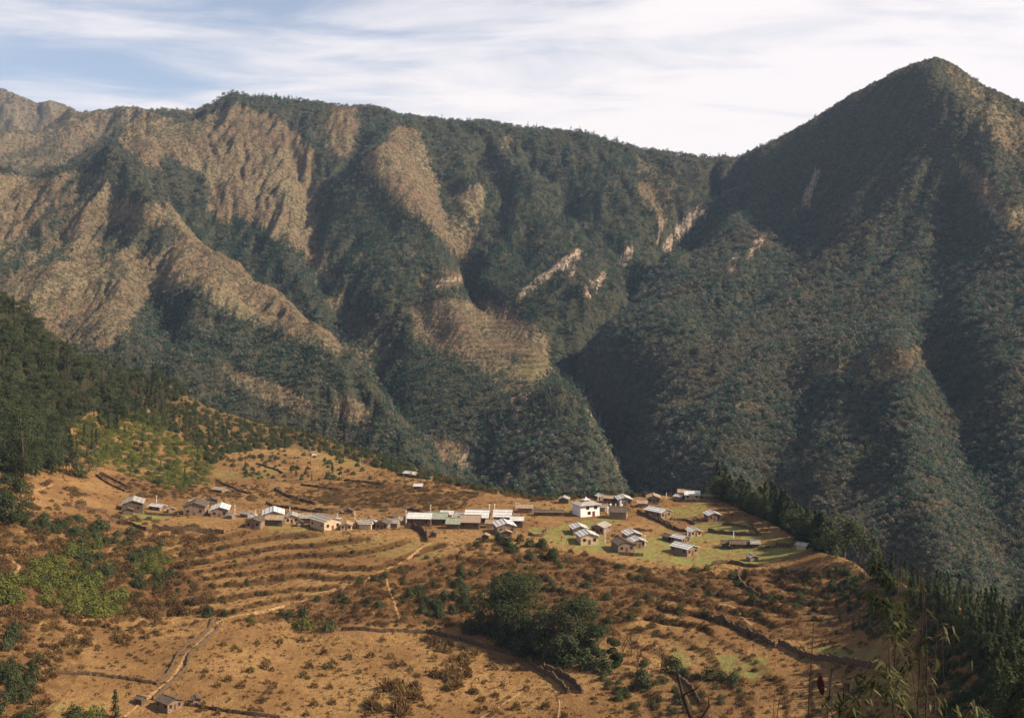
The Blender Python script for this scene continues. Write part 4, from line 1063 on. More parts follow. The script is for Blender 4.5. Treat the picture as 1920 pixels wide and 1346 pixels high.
def house(px, py, wpx, yaw, ratio, roof, wall, label, hr=0.46, rise=0.17, cat='house', name='stone_house', windows=1, shed=False, group=None, over=0.45):
    """gable end faces the photographer at yaw 0; positive yaw turns it to the right. wpx: width seen, in photo pixels"""
    Y = hit(px, py); m = Y / F
    if abs(yaw) >= 75 and ratio < 2.3:
        hr = max(hr, 0.56); rise = max(rise, 0.15) * 1.7; ratio = ratio * 0.8
    ya = math.radians(yaw)
    Wd = wpx * m / (abs(math.cos(ya)) + ratio * abs(math.sin(ya))); Wd = max(Wd, 1.8); L = Wd * ratio
    h = min(hr * min(Wd, L), 5.0); r = rise * Wd
    h = max(h, 1.5)
    depth = (L * abs(math.cos(ya)) + Wd * abs(math.sin(ya))) / 2
    root = mk(name, None)
    cx, cy = (px - CX) * m, Y + depth * 0.9
    root.location = (cx, cy, 0)
    root.rotation_euler = (0, 0, ya)
    zs = []
    for sx in (-1, 1):
        for sy in (-1, 1):
            qx = cx + math.cos(ya) * sx * Wd / 2 - math.sin(ya) * sy * L / 2; qy = cy + math.sin(ya) * sx * Wd / 2 + math.cos(ya) * sy * L / 2
            zs.append(zat(qx, qy))
    root.location.z = float(np.mean(zs))
    b = MB(); w2 = Wd / 2
    b.prism([(-w2, -2.0), (w2, -2.0), (w2, h), (0, h + r), (-w2, h)], -L / 2, L / 2)
    b.build('wall', WALLM[wall], root)
    # roof: two thick slabs meeting at the ridge, ridge cap, overhang
    b = MB(); t = 0.16; ov = over
    sl = r / w2
    b.prism([(0, h + r + 0.02), (w2 + ov, h - ov * sl + 0.02), (w2 + ov, h - ov * sl + t + 0.02), (0, h + r + t + 0.04), (-w2 - ov, h - ov * sl + t + 0.02), (-w2 - ov, h - ov * sl + 0.02)], -L / 2 - ov, L / 2 + ov)
    rf = b.build('roof', ROOF[roof], root)
    b = MB(); b.box(-0.22, 0.22, -L / 2 - ov - 0.05, L / 2 + ov + 0.05, h + r + t - 0.02, h + r + t + 0.13)
    b.build('ridge_cap', ROOF['grey' if roof in ('pale', 'white') else roof], rf)
    if roof in ('pale', 'grey', 'white'):      # stones and battens holding the shingles down
        b = MB()
        for sgn in (-1, 1):
            for k in (0.35, 0.75):
                x = sgn * (w2 + ov) * k; z = h + r - abs(x) * sl + t + 0.03
                b.box(x - 0.05, x + 0.05, -L / 2 - ov + 0.1, L / 2 + ov - 0.1, z, z + 0.09)
        b.build('batten', M_DOOR, rf)
    # openings on the gable end and on the long side towards the viewer
    if windows:
        dw = min(0.9, Wd * 0.16); dh = min(1.75, h * 0.75)
        b = MB(); b.box(-dw / 2, dw / 2, -L / 2 - 0.06, -L / 2 + 0.05, 0.05, dh); b.build('door', M_DOOR, root)
        xs = [-w2 * 0.58, w2 * 0.58] if Wd > 4 else [w2 * 0.58]
        for x in xs:
            ww = min(0.9, Wd * 0.14); z0 = h * 0.42; z1 = z0 + min(0.9, h * 0.36)
            b = MB()
            b.box(x - ww / 2 - 0.09, x - ww / 2, -L / 2 - 0.07, -L / 2 + 0.02, z0, z1); b.box(x + ww / 2, x + ww / 2 + 0.09, -L / 2 - 0.07, -L / 2 + 0.02, z0, z1)
            b.box(x - ww / 2 - 0.12, x + ww / 2 + 0.12, -L / 2 - 0.08, -L / 2 + 0.02, z1, z1 + 0.1); b.box(x - ww / 2 - 0.12, x + ww / 2 + 0.12, -L / 2 - 0.08, -L / 2 + 0.02, z0 - 0.08, z0)
            wn_ = b.build('window', M_FRAME, root)
            b = MB(); b.box(x - ww / 2, x + ww / 2, -L / 2 - 0.03, -L / 2 + 0.02, z0, z1); b.build('pane', M_HOLE, wn_)
        if L > 5 and abs(yaw) > 20:
            sgn = -1 if yaw > 0 else 1
            for y in np.linspace(-L * 0.32, L * 0.32, max(2, int(L / 4.0))):
                ww = 0.8; z0 = h * 0.42; z1 = z0 + min(0.85, h * 0.36); xf = sgn * w2
                b = MB()
                for ya_, yb_ in ((y - ww / 2 - 0.09, y - ww / 2), (y + ww / 2, y + ww / 2 + 0.09)): b.box(min(xf, xf + sgn * 0.07), max(xf, xf + sgn * 0.07), ya_, yb_, z0, z1)
                b.box(min(xf, xf + sgn * 0.08), max(xf, xf + sgn * 0.08), y - ww / 2 - 0.12, y + ww / 2 + 0.12, z1, z1 + 0.1)
                wn_ = b.build('window', M_FRAME, root)
                b = MB(); b.box(min(xf, xf + sgn * 0.03), max(xf, xf + sgn * 0.03), y - ww / 2, y + ww / 2, z0, z1); b.build('pane', M_HOLE, wn_)
    tag(root, label, cat, group or 'houses of the hill village')
    return root, Wd, L, h, r
HT = [
    (318, 961, 17, 30, 1.2, 'tan', 'stone', 'small tan-roofed shed between the second house and the broad brown one', {'windows': 0, 'cat': 'shed', 'name': 'shed'}),
    (432, 973, 16, 60, 1.3, 'grey', 'stone', 'tiny grey-roofed shed right of the light grey gabled house', {'windows': 0, 'cat': 'shed', 'name': 'shed'}),
    (561, 987, 16, 20, 1.2, 'dark', 'stone', 'small dark-roofed hut right of the tan-walled cottage', {'windows': 0, 'cat': 'hut', 'name': 'stone_hut'}),
    (628, 985, 20, 75, 1.3, 'pale', 'stone', 'pale roof peeping behind the big striped-roof house', {}),
    (700, 987, 18, 15, 1.2, 'pale', 'tan', 'little pale-roofed cottage just left of the dark gabled barn', {}),
    (757, 984, 20, 80, 1.3, 'tan', 'stone', 'tan-roofed shed between the rough lean-to and the long row', {'windows': 0, 'cat': 'shed', 'name': 'shed'}),
    (866, 980, 28, 83, 1.5, 'grey', 'stone', 'grey-roofed house tucked behind the mossy and rusty roofs', {}),
    (921, 990, 20, 80, 1.3, 'tan', 'tan', 'tan lean-to at the foot of the tall white poles', {'windows': 0, 'cat': 'shed', 'name': 'shed'}),
    (985, 962, 30, 84, 2.0, 'tan', 'stone', 'low tan roof just behind the right end of the long row', {'windows': 0, 'cat': 'shed', 'name': 'shed'}),
    (1205, 951, 18, 84, 1.5, 'tan', 'stone', 'low tan shed between the light gabled house and the top field', {'windows': 0, 'cat': 'shed', 'name': 'shed'}),
    (243, 960, 46, 12, 1.3, 'grey', 'dark', 'dark-walled house with a grey roof at the far left end of the village', {}),
    (236, 965, 24, 20, 1.0, 'dark', 'dark', 'low brown-roofed shed in front of the leftmost dark house', {'cat': 'shed', 'name': 'shed', 'windows': 0}),
    (292, 957, 32, 62, 1.5, 'pale', 'stone', 'pale-roofed house with a tall white pole before it, second from the left', {}),
    (362, 966, 44, 5, 1.3, 'dark', 'stone', 'broad brown-roofed stone house right of the leftmost green plot', {}),
    (367, 951, 33, 70, 1.4, 'white', 'stone', 'low white-roofed house just behind the broad brown-roofed one', {}),
    (394, 946, 25, 15, 1.2, 'dark', 'dark', 'small black-walled hut behind the western white-roofed house', {'windows': 0, 'cat': 'hut', 'name': 'stone_hut'}),
    (408, 969, 38, 8, 1.5, 'pale', 'stone', 'light grey gabled house above the plain brown field', {}),
    (410, 924, 32, 60, 1.3, 'tan', 'stone', 'lone low shed on the slope above the western houses', {'windows': 0, 'cat': 'shed', 'name': 'shed', 'hr': 0.3}),
    (460, 970, 22, 60, 1.3, 'grey', 'stone', 'small grey-roofed house at the left of the second cluster', {}),
    (475, 977, 22, 20, 1.2, 'pale', 'stone', 'small pale-roofed cottage pressed against the big light gabled house', {}),
    (476, 993, 32, -6, 1.1, 'dark', 'stone', 'stone gabled barn with dark roof at the front of the second cluster', {'cat': 'barn', 'name': 'stone_barn'}),
    (508, 981, 46, 10, 1.3, 'pale', 'stone', 'large light-roofed gabled house beside the narrow green plot', {}),
    (514, 986, 34, 85, 1.8, 'tan', 'dark', 'brown lean-to standing in front of the large light gabled house', {'cat': 'shed', 'name': 'shed', 'windows': 0, 'hr': 0.5, 'rise': 0.14}),
    (545, 981, 30, 8, 1.3, 'grey', 'tan', 'tan-walled cottage at the right end of the narrow green plot', {}),
    (577, 981, 26, 85, 1.6, 'grey', 'stone', 'flat grey-roofed shed between the tan cottage and the big striped roof', {'windows': 0, 'rise': 0.12, 'cat': 'shed', 'name': 'shed'}),
    (606, 996, 62, 38, 1.5, 'grey', 'tan', 'big house with long grey side roof and tan gable, middle of the village', {}),
    (648, 994, 22, 4, 1.4, 'tan', 'tan', 'narrow tan gabled house touching the right of the big grey-roofed one', {}),
    (667, 989, 17, 8, 1.2, 'tan', 'tan', 'tiny tan cottage under a white pole', {}),
    (686, 993, 26, 80, 1.5, 'grey', 'tan', 'low grey-roofed house left of the dark gabled barn', {}),
    (652, 964, 18, 8, 1.2, 'dark', 'dark', 'small dark hut alone on the brown slope behind the middle houses', {'windows': 0, 'cat': 'hut', 'name': 'stone_hut'}),
    (717, 992, 27, -8, 1.2, 'dark', 'stone', 'dark gabled barn at the left end of the long row', {'cat': 'barn', 'name': 'stone_barn'}),
    (737, 989, 24, 75, 1.5, 'grey', 'stone', 'rough grey lean-to right of the dark gabled barn', {'windows': 0, 'cat': 'shed', 'name': 'shed'}),
    (787, 986, 46, 83, 2.0, 'white', 'dark', 'long white-roofed house starting the long row', {'rise': 0.16}),
    (822, 985, 36, 83, 1.7, 'green', 'dark', 'house with a pale greenish roof second in the long row', {'rise': 0.2}),
    (838, 973, 24, 83, 1.6, 'white', 'tan', 'white-roofed house peeping from behind the greenish roof', {'rise': 0.15}),
    (850, 992, 26, 84, 1.5, 'green', 'dark', 'front house of the long row with a mossy green sheet roof', {'rise': 0.24}),
    (882, 992, 38, 84, 1.8, 'rust', 'dark', 'front house of the long row with a rusty brown roof', {'rise': 0.24}),
    (895, 984, 46, 82, 1.9, 'white', 'stone', 'wide white-roofed house behind the rusty roof', {'rise': 0.22}),
    (943, 983, 35, 82, 1.5, 'pale', 'stone', 'two-level pale-roofed house right of the tall white poles', {'hr': 0.6, 'rise': 0.22}),
    (970, 989, 25, 82, 1.5, 'white', 'dark', 'narrow white-roofed house at the right end of the long row', {'hr': 0.75, 'rise': 0.15}),
    (946, 1003, 42, 10, 1.2, 'white', 'stone', 'white-roofed gabled house standing in front of the long row', {}),
    (948, 1006, 22, 5, 0.8, 'tan', 'dark', 'tiny porch shed on the front of the white-roofed gabled house', {'windows': 0, 'cat': 'shed', 'name': 'shed'}),
    (812, 1008, 12, 5, 1.0, 'dark', 'dark', 'tiny dark hut on the bank beside the curved dark wall', {'windows': 0, 'cat': 'hut', 'name': 'stone_hut'}),
    (910, 1012, 14, -5, 1.0, 'tan', 'dark', 'small open shelter on the bank left of the white-roofed gabled house', {'windows': 0, 'cat': 'hut', 'name': 'stone_hut'}),
    (768, 893, 26, 55, 1.4, 'white', 'tan', 'white hut highest on the grassy hill', {'windows': 0, 'cat': 'hut', 'name': 'stone_hut', 'hr': 0.3}),
    (784, 917, 15, 84, 1.6, 'white', 'dark', 'small white-roofed hut lower on the grassy hill', {'windows': 0, 'cat': 'hut', 'name': 'stone_hut'}),
    (586, 854, 14, 30, 1.2, 'grey', 'tan', 'tiny hut among bushes high above the western houses', {'windows': 0, 'cat': 'hut', 'name': 'stone_hut'}),
    (1028, 967, 54, 86, 4.2, 'dark', 'dark', 'long low dark-faced building left of the white monastery', {'rise': 0.2, 'hr': 0.4}),
    (1058, 944, 21, -8, 1.2, 'grey', 'dark', 'small dark hut behind the long low building', {'windows': 0, 'cat': 'hut', 'name': 'stone_hut'}),
    (1083, 960, 12, 30, 1.0, 'tan', 'tan', 'small tan annex against the left side of the white monastery', {'windows': 0, 'cat': 'shed', 'name': 'shed'}),
    (1131, 959, 28, 50, 1.3, 'grey', 'stone', 'grey-roofed stone wing on the right of the white monastery', {}),
    (1128, 937, 20, 25, 1.2, 'white', 'stone', 'white-roofed cottage behind the white monastery', {}),
    (1146, 943, 28, 70, 1.3, 'tan', 'stone', 'house with a broad tan roof behind the white poles', {}),
    (1171, 948, 28, 5, 1.4, 'pale', 'stone', 'light-roofed gabled house right of the broad tan roof', {}),
    (1161, 974, 36, 78, 1.6, 'dark', 'stone', 'dark thatched stone shrine right of the white monastery', {'windows': 0, 'cat': 'shrine', 'name': 'stone_shrine'}),
    (1227, 945, 26, -4, 1.3, 'tan', 'stone', 'stone gabled house between the top field and the back row', {}),
    (1236, 974, 48, 38, 1.6, 'pale', 'stone', 'large pale-roofed house at the head of the stone walls', {}),
    (1086, 1004, 32, 8, 1.3, 'white', 'stone', 'white-roofed gabled house at the left of the main green field', {}),
    (1128, 1001, 38, -28, 1.3, 'grey', 'stone', 'grey thatched house on the main green field', {}),
    (1102, 1022, 40, 10, 1.2, 'pale', 'tan', 'grey-white roofed house lowest left on the main green field', {}),
    (1186, 1015, 34, 12, 1.2, 'white', 'stone', 'upper of the stacked white-roofed houses on the main green', {}),
    (1196, 1028, 32, 12, 1.1, 'white', 'stone', 'lower of the stacked white-roofed houses on the main green', {}),
    (1170, 1037, 42, 14, 1.3, 'dark', 'stone', 'dark thatched house at the front brow of the village', {}),
    (1283, 930, 22, 84, 1.8, 'tan', 'stone', 'tan-roofed house rearmost of the far right group', {}),
    (1275, 938, 20, 50, 1.2, 'white', 'stone', 'small white-roofed house at the left of the far right group', {}),
    (1299, 938, 28, 84, 1.7, 'white', 'tan', 'white-roofed house with pale ends in the far right group', {'rise': 0.14}),
    (1329, 936, 38, 85, 3.0, 'tan', 'stone', 'long low tan-roofed house beside the dark conifers', {'rise': 0.18}),
    (1338, 977, 28, 8, 1.2, 'white', 'stone', 'white-roofed gabled house just left of the hill brow', {}),
    (1303, 1006, 26, 12, 1.2, 'white', 'tan', 'white-roofed cottage beside a tall pole on the green', {}),
    (1278, 1020, 34, 38, 1.3, 'pale', 'stone', 'pale-roofed house joined to a dark barn on the green', {}),
    (1254, 1014, 22, 35, 1.2, 'dark', 'dark', 'dark barn joined to the pale-roofed house on the green', {'windows': 0, 'cat': 'barn', 'name': 'stone_barn'}),
    (1286, 1043, 50, 38, 1.5, 'pale', 'stone', 'largest pale-roofed house at the front of the main green', {}),
    (1390, 1028, 40, 84, 2.4, 'dark', 'dark', 'long dark thatched barn on the right of the main green', {'cat': 'barn', 'name': 'stone_barn', 'rise': 0.26, 'hr': 0.5}),
    (1361, 1027, 15, 80, 1.3, 'dark', 'dark', 'lean-to on the left end of the long dark thatched barn', {'windows': 0, 'cat': 'shed', 'name': 'shed'}),
    (1417, 1027, 16, 84, 1.4, 'grey', 'dark', 'low shed on the right end of the long dark thatched barn', {'windows': 0, 'cat': 'shed', 'name': 'shed'}),
    (1508, 1030, 24, 50, 1.3, 'white', 'tan', 'lone small white-roofed house at the tip of the village', {}),
    (1412, 1053, 20, 15, 1.1, 'grey', 'stone', 'small grey hut at the lower edge of the main green', {'windows': 0, 'cat': 'hut', 'name': 'stone_hut'}),
    (1307, 981, 14, 10, 1.1, 'dark', 'dark', 'tiny dark hut between the walls above the green', {'windows': 0, 'cat': 'hut', 'name': 'stone_hut'}),
    (311, 1337, 50, 50, 1.15, 'dark', 'stone', 'grey-roofed stone house beside the footpath at the bottom edge', {}),
    (262, 1322, 20, 60, 1.2, 'dark', 'dark', 'small dark hut across the footpath from the bottom house', {'windows': 0, 'cat': 'hut', 'name': 'stone_hut'}),
    (366, 1322, 18, 20, 1.1, 'dark', 'stone', 'small stone hut right of the bottom house', {'windows': 0, 'cat': 'hut', 'name': 'stone_hut'}),
]
for px, py, wpx, yaw, ra, rf, wl, lab, kw in HT:
    house(px, py, wpx, yaw, ra, rf, wl, lab, **kw)

# the white monastery: two storeys, low hipped roof with a lantern on top
def monastery(px, py):
    Y = hit(px, py); m = Y / F
    root = mk('monastery', None)
    cx, cy = (px - CX) * m, Y + 4.5
    root.location = (cx, cy, zat(cx, cy - 3) + 0.1); root.rotation_euler = (0, 0, math.radians(22))
    w, l, h = 4.3, 3.9, 4.5
    b = MB(); b.box(-w, w, -l, l, -2, h); b.build('wall', WALLM['white'], root)
    b = MB(); o = 0.8
    b.hull([(-w - o, -l - o, h - 0.02), (w + o, -l - o, h - 0.02), (w + o, l + o, h - 0.02), (-w - o, l + o, h - 0.02), (-w - o, -l - o, h + 0.2), (w + o, -l - o, h + 0.2), (w + o, l + o, h + 0.2), (-w - o, l + o, h + 0.2),
            (-1.3, -1.1, h + 1.25), (1.3, -1.1, h + 1.25), (1.3, 1.1, h + 1.25), (-1.3, 1.1, h + 1.25)],
           [(3, 2, 1, 0), (0, 1, 5, 4), (1, 2, 6, 5), (2, 3, 7, 6), (3, 0, 4, 7), (4, 5, 9, 8), (5, 6, 10, 9), (6, 7, 11, 10), (7, 4, 8, 11), (8, 9, 10, 11)])
    rf = b.build('roof', ROOF['grey'], root)
    b = MB(); b.box(-1.0, 1.0, -0.9, 0.9, h + 1.25, h + 1.8); b.build('lantern', M_DOOR, rf)
    b = MB()
    b.hull([(-1.6, -1.5, h + 1.8), (1.6, -1.5, h + 1.8), (1.6, 1.5, h + 1.8), (-1.6, 1.5, h + 1.8), (-0.4, -0.4, h + 2.3), (0.4, -0.4, h + 2.3), (0.4, 0.4, h + 2.3), (-0.4, 0.4, h + 2.3)],
           [(3, 2, 1, 0), (0, 1, 5, 4), (1, 2, 6, 5), (2, 3, 7, 6), (3, 0, 4, 7), (4, 5, 6, 7)])
    b.build('lantern_roof', ROOF['white'], rf)
    b = MB(); b.box(-0.22, 0.22, -0.22, 0.22, h + 2.3, h + 2.8); b.build('finial', M_WHITE, rf)
    for x, z, ww, hh in ((-1.1, 3.0, 1.1, 0.95), (2.5, 3.0, 1.1, 0.95), (-0.4, 0.9, 1.1, 1.0)):
        b = MB(); b.box(x - ww / 2 - 0.15, x + ww / 2 + 0.15, -l - 0.08, -l + 0.02, z - 0.15, z + hh + 0.15); wn_ = b.build('window', M_FRAME, root)
        b = MB(); b.box(x - ww / 2, x + ww / 2, -l - 0.12, -l - 0.06, z, z + hh); b.build('pane', M_HOLE, wn_)
    b = MB(); b.box(1.0, 2.2, -l - 0.07, -l + 0.02, 0, 2.0); b.build('door', M_FRAME, root)
    b = MB(); b.box(-w - 0.03, w + 0.03, -l - 0.05, l + 0.03, h - 0.35, h - 0.04); b.build('frieze', M_FRAME, root)
    tag(root, 'white two-storey monastery with dark windows and a small lantern on its roof', 'monastery')
monastery(1100, 969)

# prayer flag poles and white masonry posts
POLES = [(293, 956, 28, 'prayer pole before the second house from the left'), (440, 972, 26, 'faint pole right of the light grey gabled house'), (479, 976, 20, 'short pole over the second cluster of houses'), (543, 970, 20, 'pole behind the tan-walled cottage'),
         (632, 980, 18, 'pole behind the big house with the striped roof'), (665, 978, 20, 'pole over the tiny tan cottage'), (761, 988, 32, 'tall bare pole at the left end of the long row'), (807, 968, 22, 'pole behind the long white-roofed house'), (813, 969, 9, 'short pole right behind the long white-roofed house'),
         (917, 980, 36, 'tallest white pole between two pale roofs'), (927, 976, 32, 'white pole right of the tallest one'), (967, 956, 14, 'left of two short poles on the hill behind the row'), (971, 956, 14, 'right of two short poles on the hill behind the row'),
         (1121, 942, 18, 'white pole behind the monastery roof'), (1134, 1026, 34, 'tall white pole on the main green below the thatched house'), (1209, 1031, 28, 'slim pole right of the stacked white-roofed houses'), (1289, 1009, 22, 'pole left of the cottage on the green'), (1375, 1012, 16, 'short pole above the long thatched barn'),
         (1154, 962, 18, 'thin pole between the white prayer posts'), (1297, 935, 14, 'thin pole over the far right houses'), (1249, 936, 12, 'short thin pole left of the far right houses')]
for px, py, hp, lab in POLES:
    Y = hit(px, py) + 0.5; h = hp * Y / F
    root = mk('prayer_pole', None); root.location = world(px, Y)
    me = tube_mesh('pole', [[((0, 0, -0.5), 0.08), ((0, 0, h * 0.5), 0.07), ((0, 0, h), 0.05)]], M_POLE, 6); mk('pole', me, root)
    bm_ = MB(); n = 8
    fl = [(0.09 + (0.20 + 0.05 * math.sin(i)) * j, 0.06 * math.sin(i * 1.7) * j, h * (0.25 + 0.72 * i / n)) for i in range(n + 1) for j in (0, 1)]
    bk = [(x, y + 0.02, z) for x, y, z in fl]; k = len(fl)
    fc = [(2 * i, 2 * i + 1, 2 * i + 3, 2 * i + 2) for i in range(n)]
    bm_.hull(fl + bk, fc + [tuple(k + q for q in reversed(f)) for f in fc] + [(0, k, k + 1, 1), (2 * n, 2 * n + 1, k + 2 * n + 1, k + 2 * n)] + [(2 * i, 2 * i + 2, k + 2 * i + 2, k + 2 * i) for i in range(n)] + [(2 * i + 1, k + 2 * i + 1, k + 2 * i + 3, 2 * i + 3) for i in range(n)])
    bm_.build('flag', M_WHITE, root)
    tag(root, lab, 'pole', 'prayer flag poles of the village')
for px, py, hp, lab in ((1145, 958, 15, 'left of the three white prayer posts right of the monastery'), (1164, 950, 12, 'rear white prayer post left of the light gabled house'), (1166, 960, 16, 'right hand white prayer post above the dark shrine'), (1140, 962, 13, 'lowest white prayer post near the stone wing')):
    Y = hit(px, py); h = hp * Y / F; r = 0.42
    root = mk('prayer_post', None); root.location = world(px, Y)
    b = MB(); b.prism([(-r, -0.5), (r, -0.5), (r * 0.75, h * 0.8), (-r * 0.75, h * 0.8)], -r, r); b.build('shaft', WALLM['white'], root)
    b = MB(); b.box(-r, r, -r * 1.1, r * 1.1, h * 0.8, h * 0.88); b.hull([(-r * .6, -r * .6, h * .88), (r * .6, -r * .6, h * .88), (r * .6, r * .6, h * .88), (-r * .6, r * .6, h * .88), (0, 0, h)], [(3, 2, 1, 0), (0, 1, 4), (1, 2, 4), (2, 3, 4), (3, 0, 4)]); b.build('cap', WALLM['white'], root)
    tag(root, lab, 'post', 'white prayer posts')

# a person standing on the green
def person(px, py):
    Y = hit(px, py); root_loc = world(px, Y)
    J = [((0, 0, 0.98), .15), ((0, 0, 1.22), .14), ((0, 0.01, 1.42), .16), ((0, 0, 1.54), .06), ((0, -0.01, 1.66), .10), ((0, -0.01, 1.76), .08),
         ((-.19, 0, 1.42), .06), ((-.27, -.05, 1.16), .045), ((-.20, -.22, .98), .035), ((-.18, -.30, .95), .03),
         ((.19, 0, 1.42), .06), ((.26, -.02, 1.16), .045), ((.30, -.08, .92), .035), ((.30, -.11, .84), .03),
         ((-.10, 0, .92), .10), ((-.13, -.04, .50), .07), ((-.14, 0, .08), .045), ((-.14, -.14, .03), .04),
         ((.10, 0, .92), .10), ((.13, .06, .50), .07), ((.14, .12, .08), .045), ((.14, -.02, .03), .04)]
    E = [(0, 1), (1, 2), (2, 3), (3, 4), (4, 5), (2, 6), (6, 7), (7, 8), (8, 9), (2, 10), (10, 11), (11, 12), (12, 13), (0, 14), (14, 15), (15, 16), (16, 17), (0, 18), (18, 19), (19, 20), (20, 21)]
    me = bpy.data.meshes.new('person'); me.from_pydata([j[0] for j in J], E, []); me.update()
    me.materials.append(plain_mat('brown_clothes', (0.10, 0.05, 0.03), 0.9, 0.2, 4))
    o = mk('person', me); sk = o.modifiers.new('skin', 'SKIN')
    for v, j in zip(me.skin_vertices[0].data, J): v.radius = (j[1], j[1])
    me.skin_vertices[0].data[0].use_root = True
    sub = o.modifiers.new('sub', 'SUBSURF'); sub.levels = 1; sub.render_levels = 1
    o.location = root_loc; o.rotation_euler = (0, 0, 0.5); o.scale = (1.1, 1.1, 1.1)
    b = MB(); n = 10; ring = lambda r, z: [(r * math.cos(k * 6.283 / n), r * 0.8 * math.sin(k * 6.283 / n), z) for k in range(n)]
    pts = ring(.19, 1.02) + ring(.24, .7) + ring(.33, .22)
    b.hull(pts, [(a * n + k, a * n + (k + 1) % n, (a + 1) * n + (k + 1) % n, (a + 1) * n + k) for a in (0, 1) for k in range(n)] + [tuple(range(n))])
    b.build('skirt', plain_mat('red_skirt', (0.42, 0.10, 0.05), 0.9, 0.2, 4), o)
    b = MB(); pts = ring(.11, 1.68) + ring(.12, 1.76) + ring(.05, 1.85)
    b.hull(pts, [(a * n + k, a * n + (k + 1) % n, (a + 1) * n + (k + 1) % n, (a + 1) * n + k) for a in (0, 1) for k in range(n)] + [tuple(range(2 * n, 3 * n))])
    b.build('hair', plain_mat('black_hair', (0.012, 0.01, 0.01), 0.7, 0.2, 4), o)
    tag(o, 'person in dark top and red skirt standing on the green field', 'person')
person(1053, 1014)
# ------------------------------------------------------------------ vegetation of the village hill
rimY = lambda px: float(np.exp(np.interp(px, [r[0] for r in RIM], np.log([r[2] for r in RIM]))))
# the dark forest of the left slope
LF1 = [(-80, 480), (0, 556), (60, 595), (130, 650), (190, 688), (240, 705), (300, 712), (350, 748), (310, 765), (260, 760), (230, 790), (180, 775), (130, 800), (130, 850), (100, 885), (0, 892), (-80, 890)]
sow('conifer_tree', 380, LF1, 0.8, 1.6, 'dark conifer in the dense left slope forest', 'trees of the dense left slope forest', 1.0, seed=11)
sow('broadleaf_tree', 1700, LF1, 0.6, 1.4, 'dark leafy tree in the dense left slope forest', 'trees of the dense left slope forest', 1.0, seed=12)
LF2 = [(240, 700), (300, 706), (400, 768), (500, 794), (600, 814), (720, 852), (830, 893), (760, 890), (690, 872), (560, 838), (430, 850), (400, 870), (330, 810), (240, 790), (190, 800)]
sow('conifer_tree', 330, LF2, 0.35, 0.85, 'small dark conifer on the bushy slope above the village', 'small trees of the bushy slope', 1.0, seed=13)
sow('dark_bush', 950, LF2, 0.7, 1.6, 'dark green bush on the bushy slope above the village', 'bushes of the bushy slope', 1.0, seed=14)
sow('brown_bush', 300, LF2, 0.8, 1.5, 'brown bush on the bushy slope above the village', 'brown bushes of the upper slope', seed=15)
sow('conifer_tree', 60, [(380, 800), (640, 820), (700, 880), (560, 910), (420, 900), (380, 860)], 0.35, 0.7, 'small dark conifer on the fields above the western houses', 'small trees of the bushy slope', 1.0, seed=16)
sow('dark_bush', 130, [(420, 830), (740, 868), (720, 900), (600, 905), (470, 900), (400, 860)], 0.6, 1.3, 'dark green bush on the fields above the western houses', 'bushes of the upper fields', seed=17)
SC1 = [(135, 800), (190, 770), (270, 770), (400, 855), (395, 900), (330, 920), (250, 900), (170, 850)]
sow('green_bush', 420, SC1, 0.9, 2.0, 'yellow-green bush on the sunny slope above the village', 'yellow-green bushes of the sunny slope', 0.7, seed=18)
sow('dark_bush', 110, SC1, 0.8, 1.5, 'dark bush among the yellow-green ones on the sunny slope', 'dark bushes of the sunny slope', seed=19)
sow('conifer_tree', 45, SC1, 0.4, 0.8, 'small conifer among the yellow-green bushes of the sunny slope', 'small trees of the sunny slope', seed=20)
sow('brown_bush', 330, [(180, 890), (420, 905), (640, 925), (620, 950), (420, 935), (250, 935)], 0.6, 1.4, 'reddish brown bush above the western houses', 'brown bushes above the houses', 0.8, seed=21)
sow('brown_bush', 420, [(600, 905), (800, 900), (900, 925), (860, 955), (720, 965), (600, 945)], 0.5, 1.4, 'brown bush on the grassy hill behind the long row', 'brown bushes of the grassy hill', 0.8, seed=22)
sow('dark_bush', 420, [(700, 866), (800, 884), (860, 895), (1000, 924), (1340, 914), (1340, 926), (1000, 938), (860, 912), (740, 888)], 0.5, 1.3, 'dark bush on the hill brow behind the village', 'bushes along the hill brow', seed=23)
sow('brown_bush', 420, [(780, 882), (1000, 922), (1340, 914), (1340, 928), (1000, 940), (860, 915)], 0.6, 1.4, 'brown bush on the hill brow behind the village', 'brown bushes along the hill brow', seed=24)

# dark conifers standing just over the brow right of the village
rg = np.random.default_rng(5)
for i in range(120):
    px = 1345 + 215 * rg.random(); Y = rimY(px) * (1.0 + 0.035 * rg.random())
    VEG.append(['conifer_tree', i % 3, px, Y, rg.uniform(1.1, 1.9), rg.uniform(0.9, 1.2), 0, 'dark conifer in the row right of the green fields', 'conifers over the right brow'])
for i in range(60):
    px = 1350 + 200 * rg.random(); Y = rimY(px) * (1.0 + 0.03 * rg.random())
    VEG.append(['broadleaf_tree', i % 3, px, Y, rg.uniform(0.8, 1.5), 1, 0, 'round tree among conifers right of the green fields', 'round trees over the right brow'])
put('broadleaf_tree', 0, 1352, 0, 1.55, 1.0, 'round green-topped tree at the left start of the conifer row', None, rimY(1352) * 1.005)
put('broadleaf_tree', 1, 1425, 0, 1.7, 1.0, 'tallest round dark tree in the conifer row on the right brow', None, rimY(1425) * 1.02)
put('broadleaf_tree', 2, 1582, 0, 2.0, 1.05, 'great black-green tree beyond the tip of the village', None, rimY(1582) * 1.01)
put('broadleaf_tree', 0, 1560, 0, 1.6, 1.0, 'dark tree left of the great black-green one at the village tip', None, rimY(1560) * 1.03)
put('broadleaf_tree', 1, 1610, 0, 1.7, 1.2, 'dark tree right of the great black-green one at the village tip', None, rimY(1610) * 1.01)
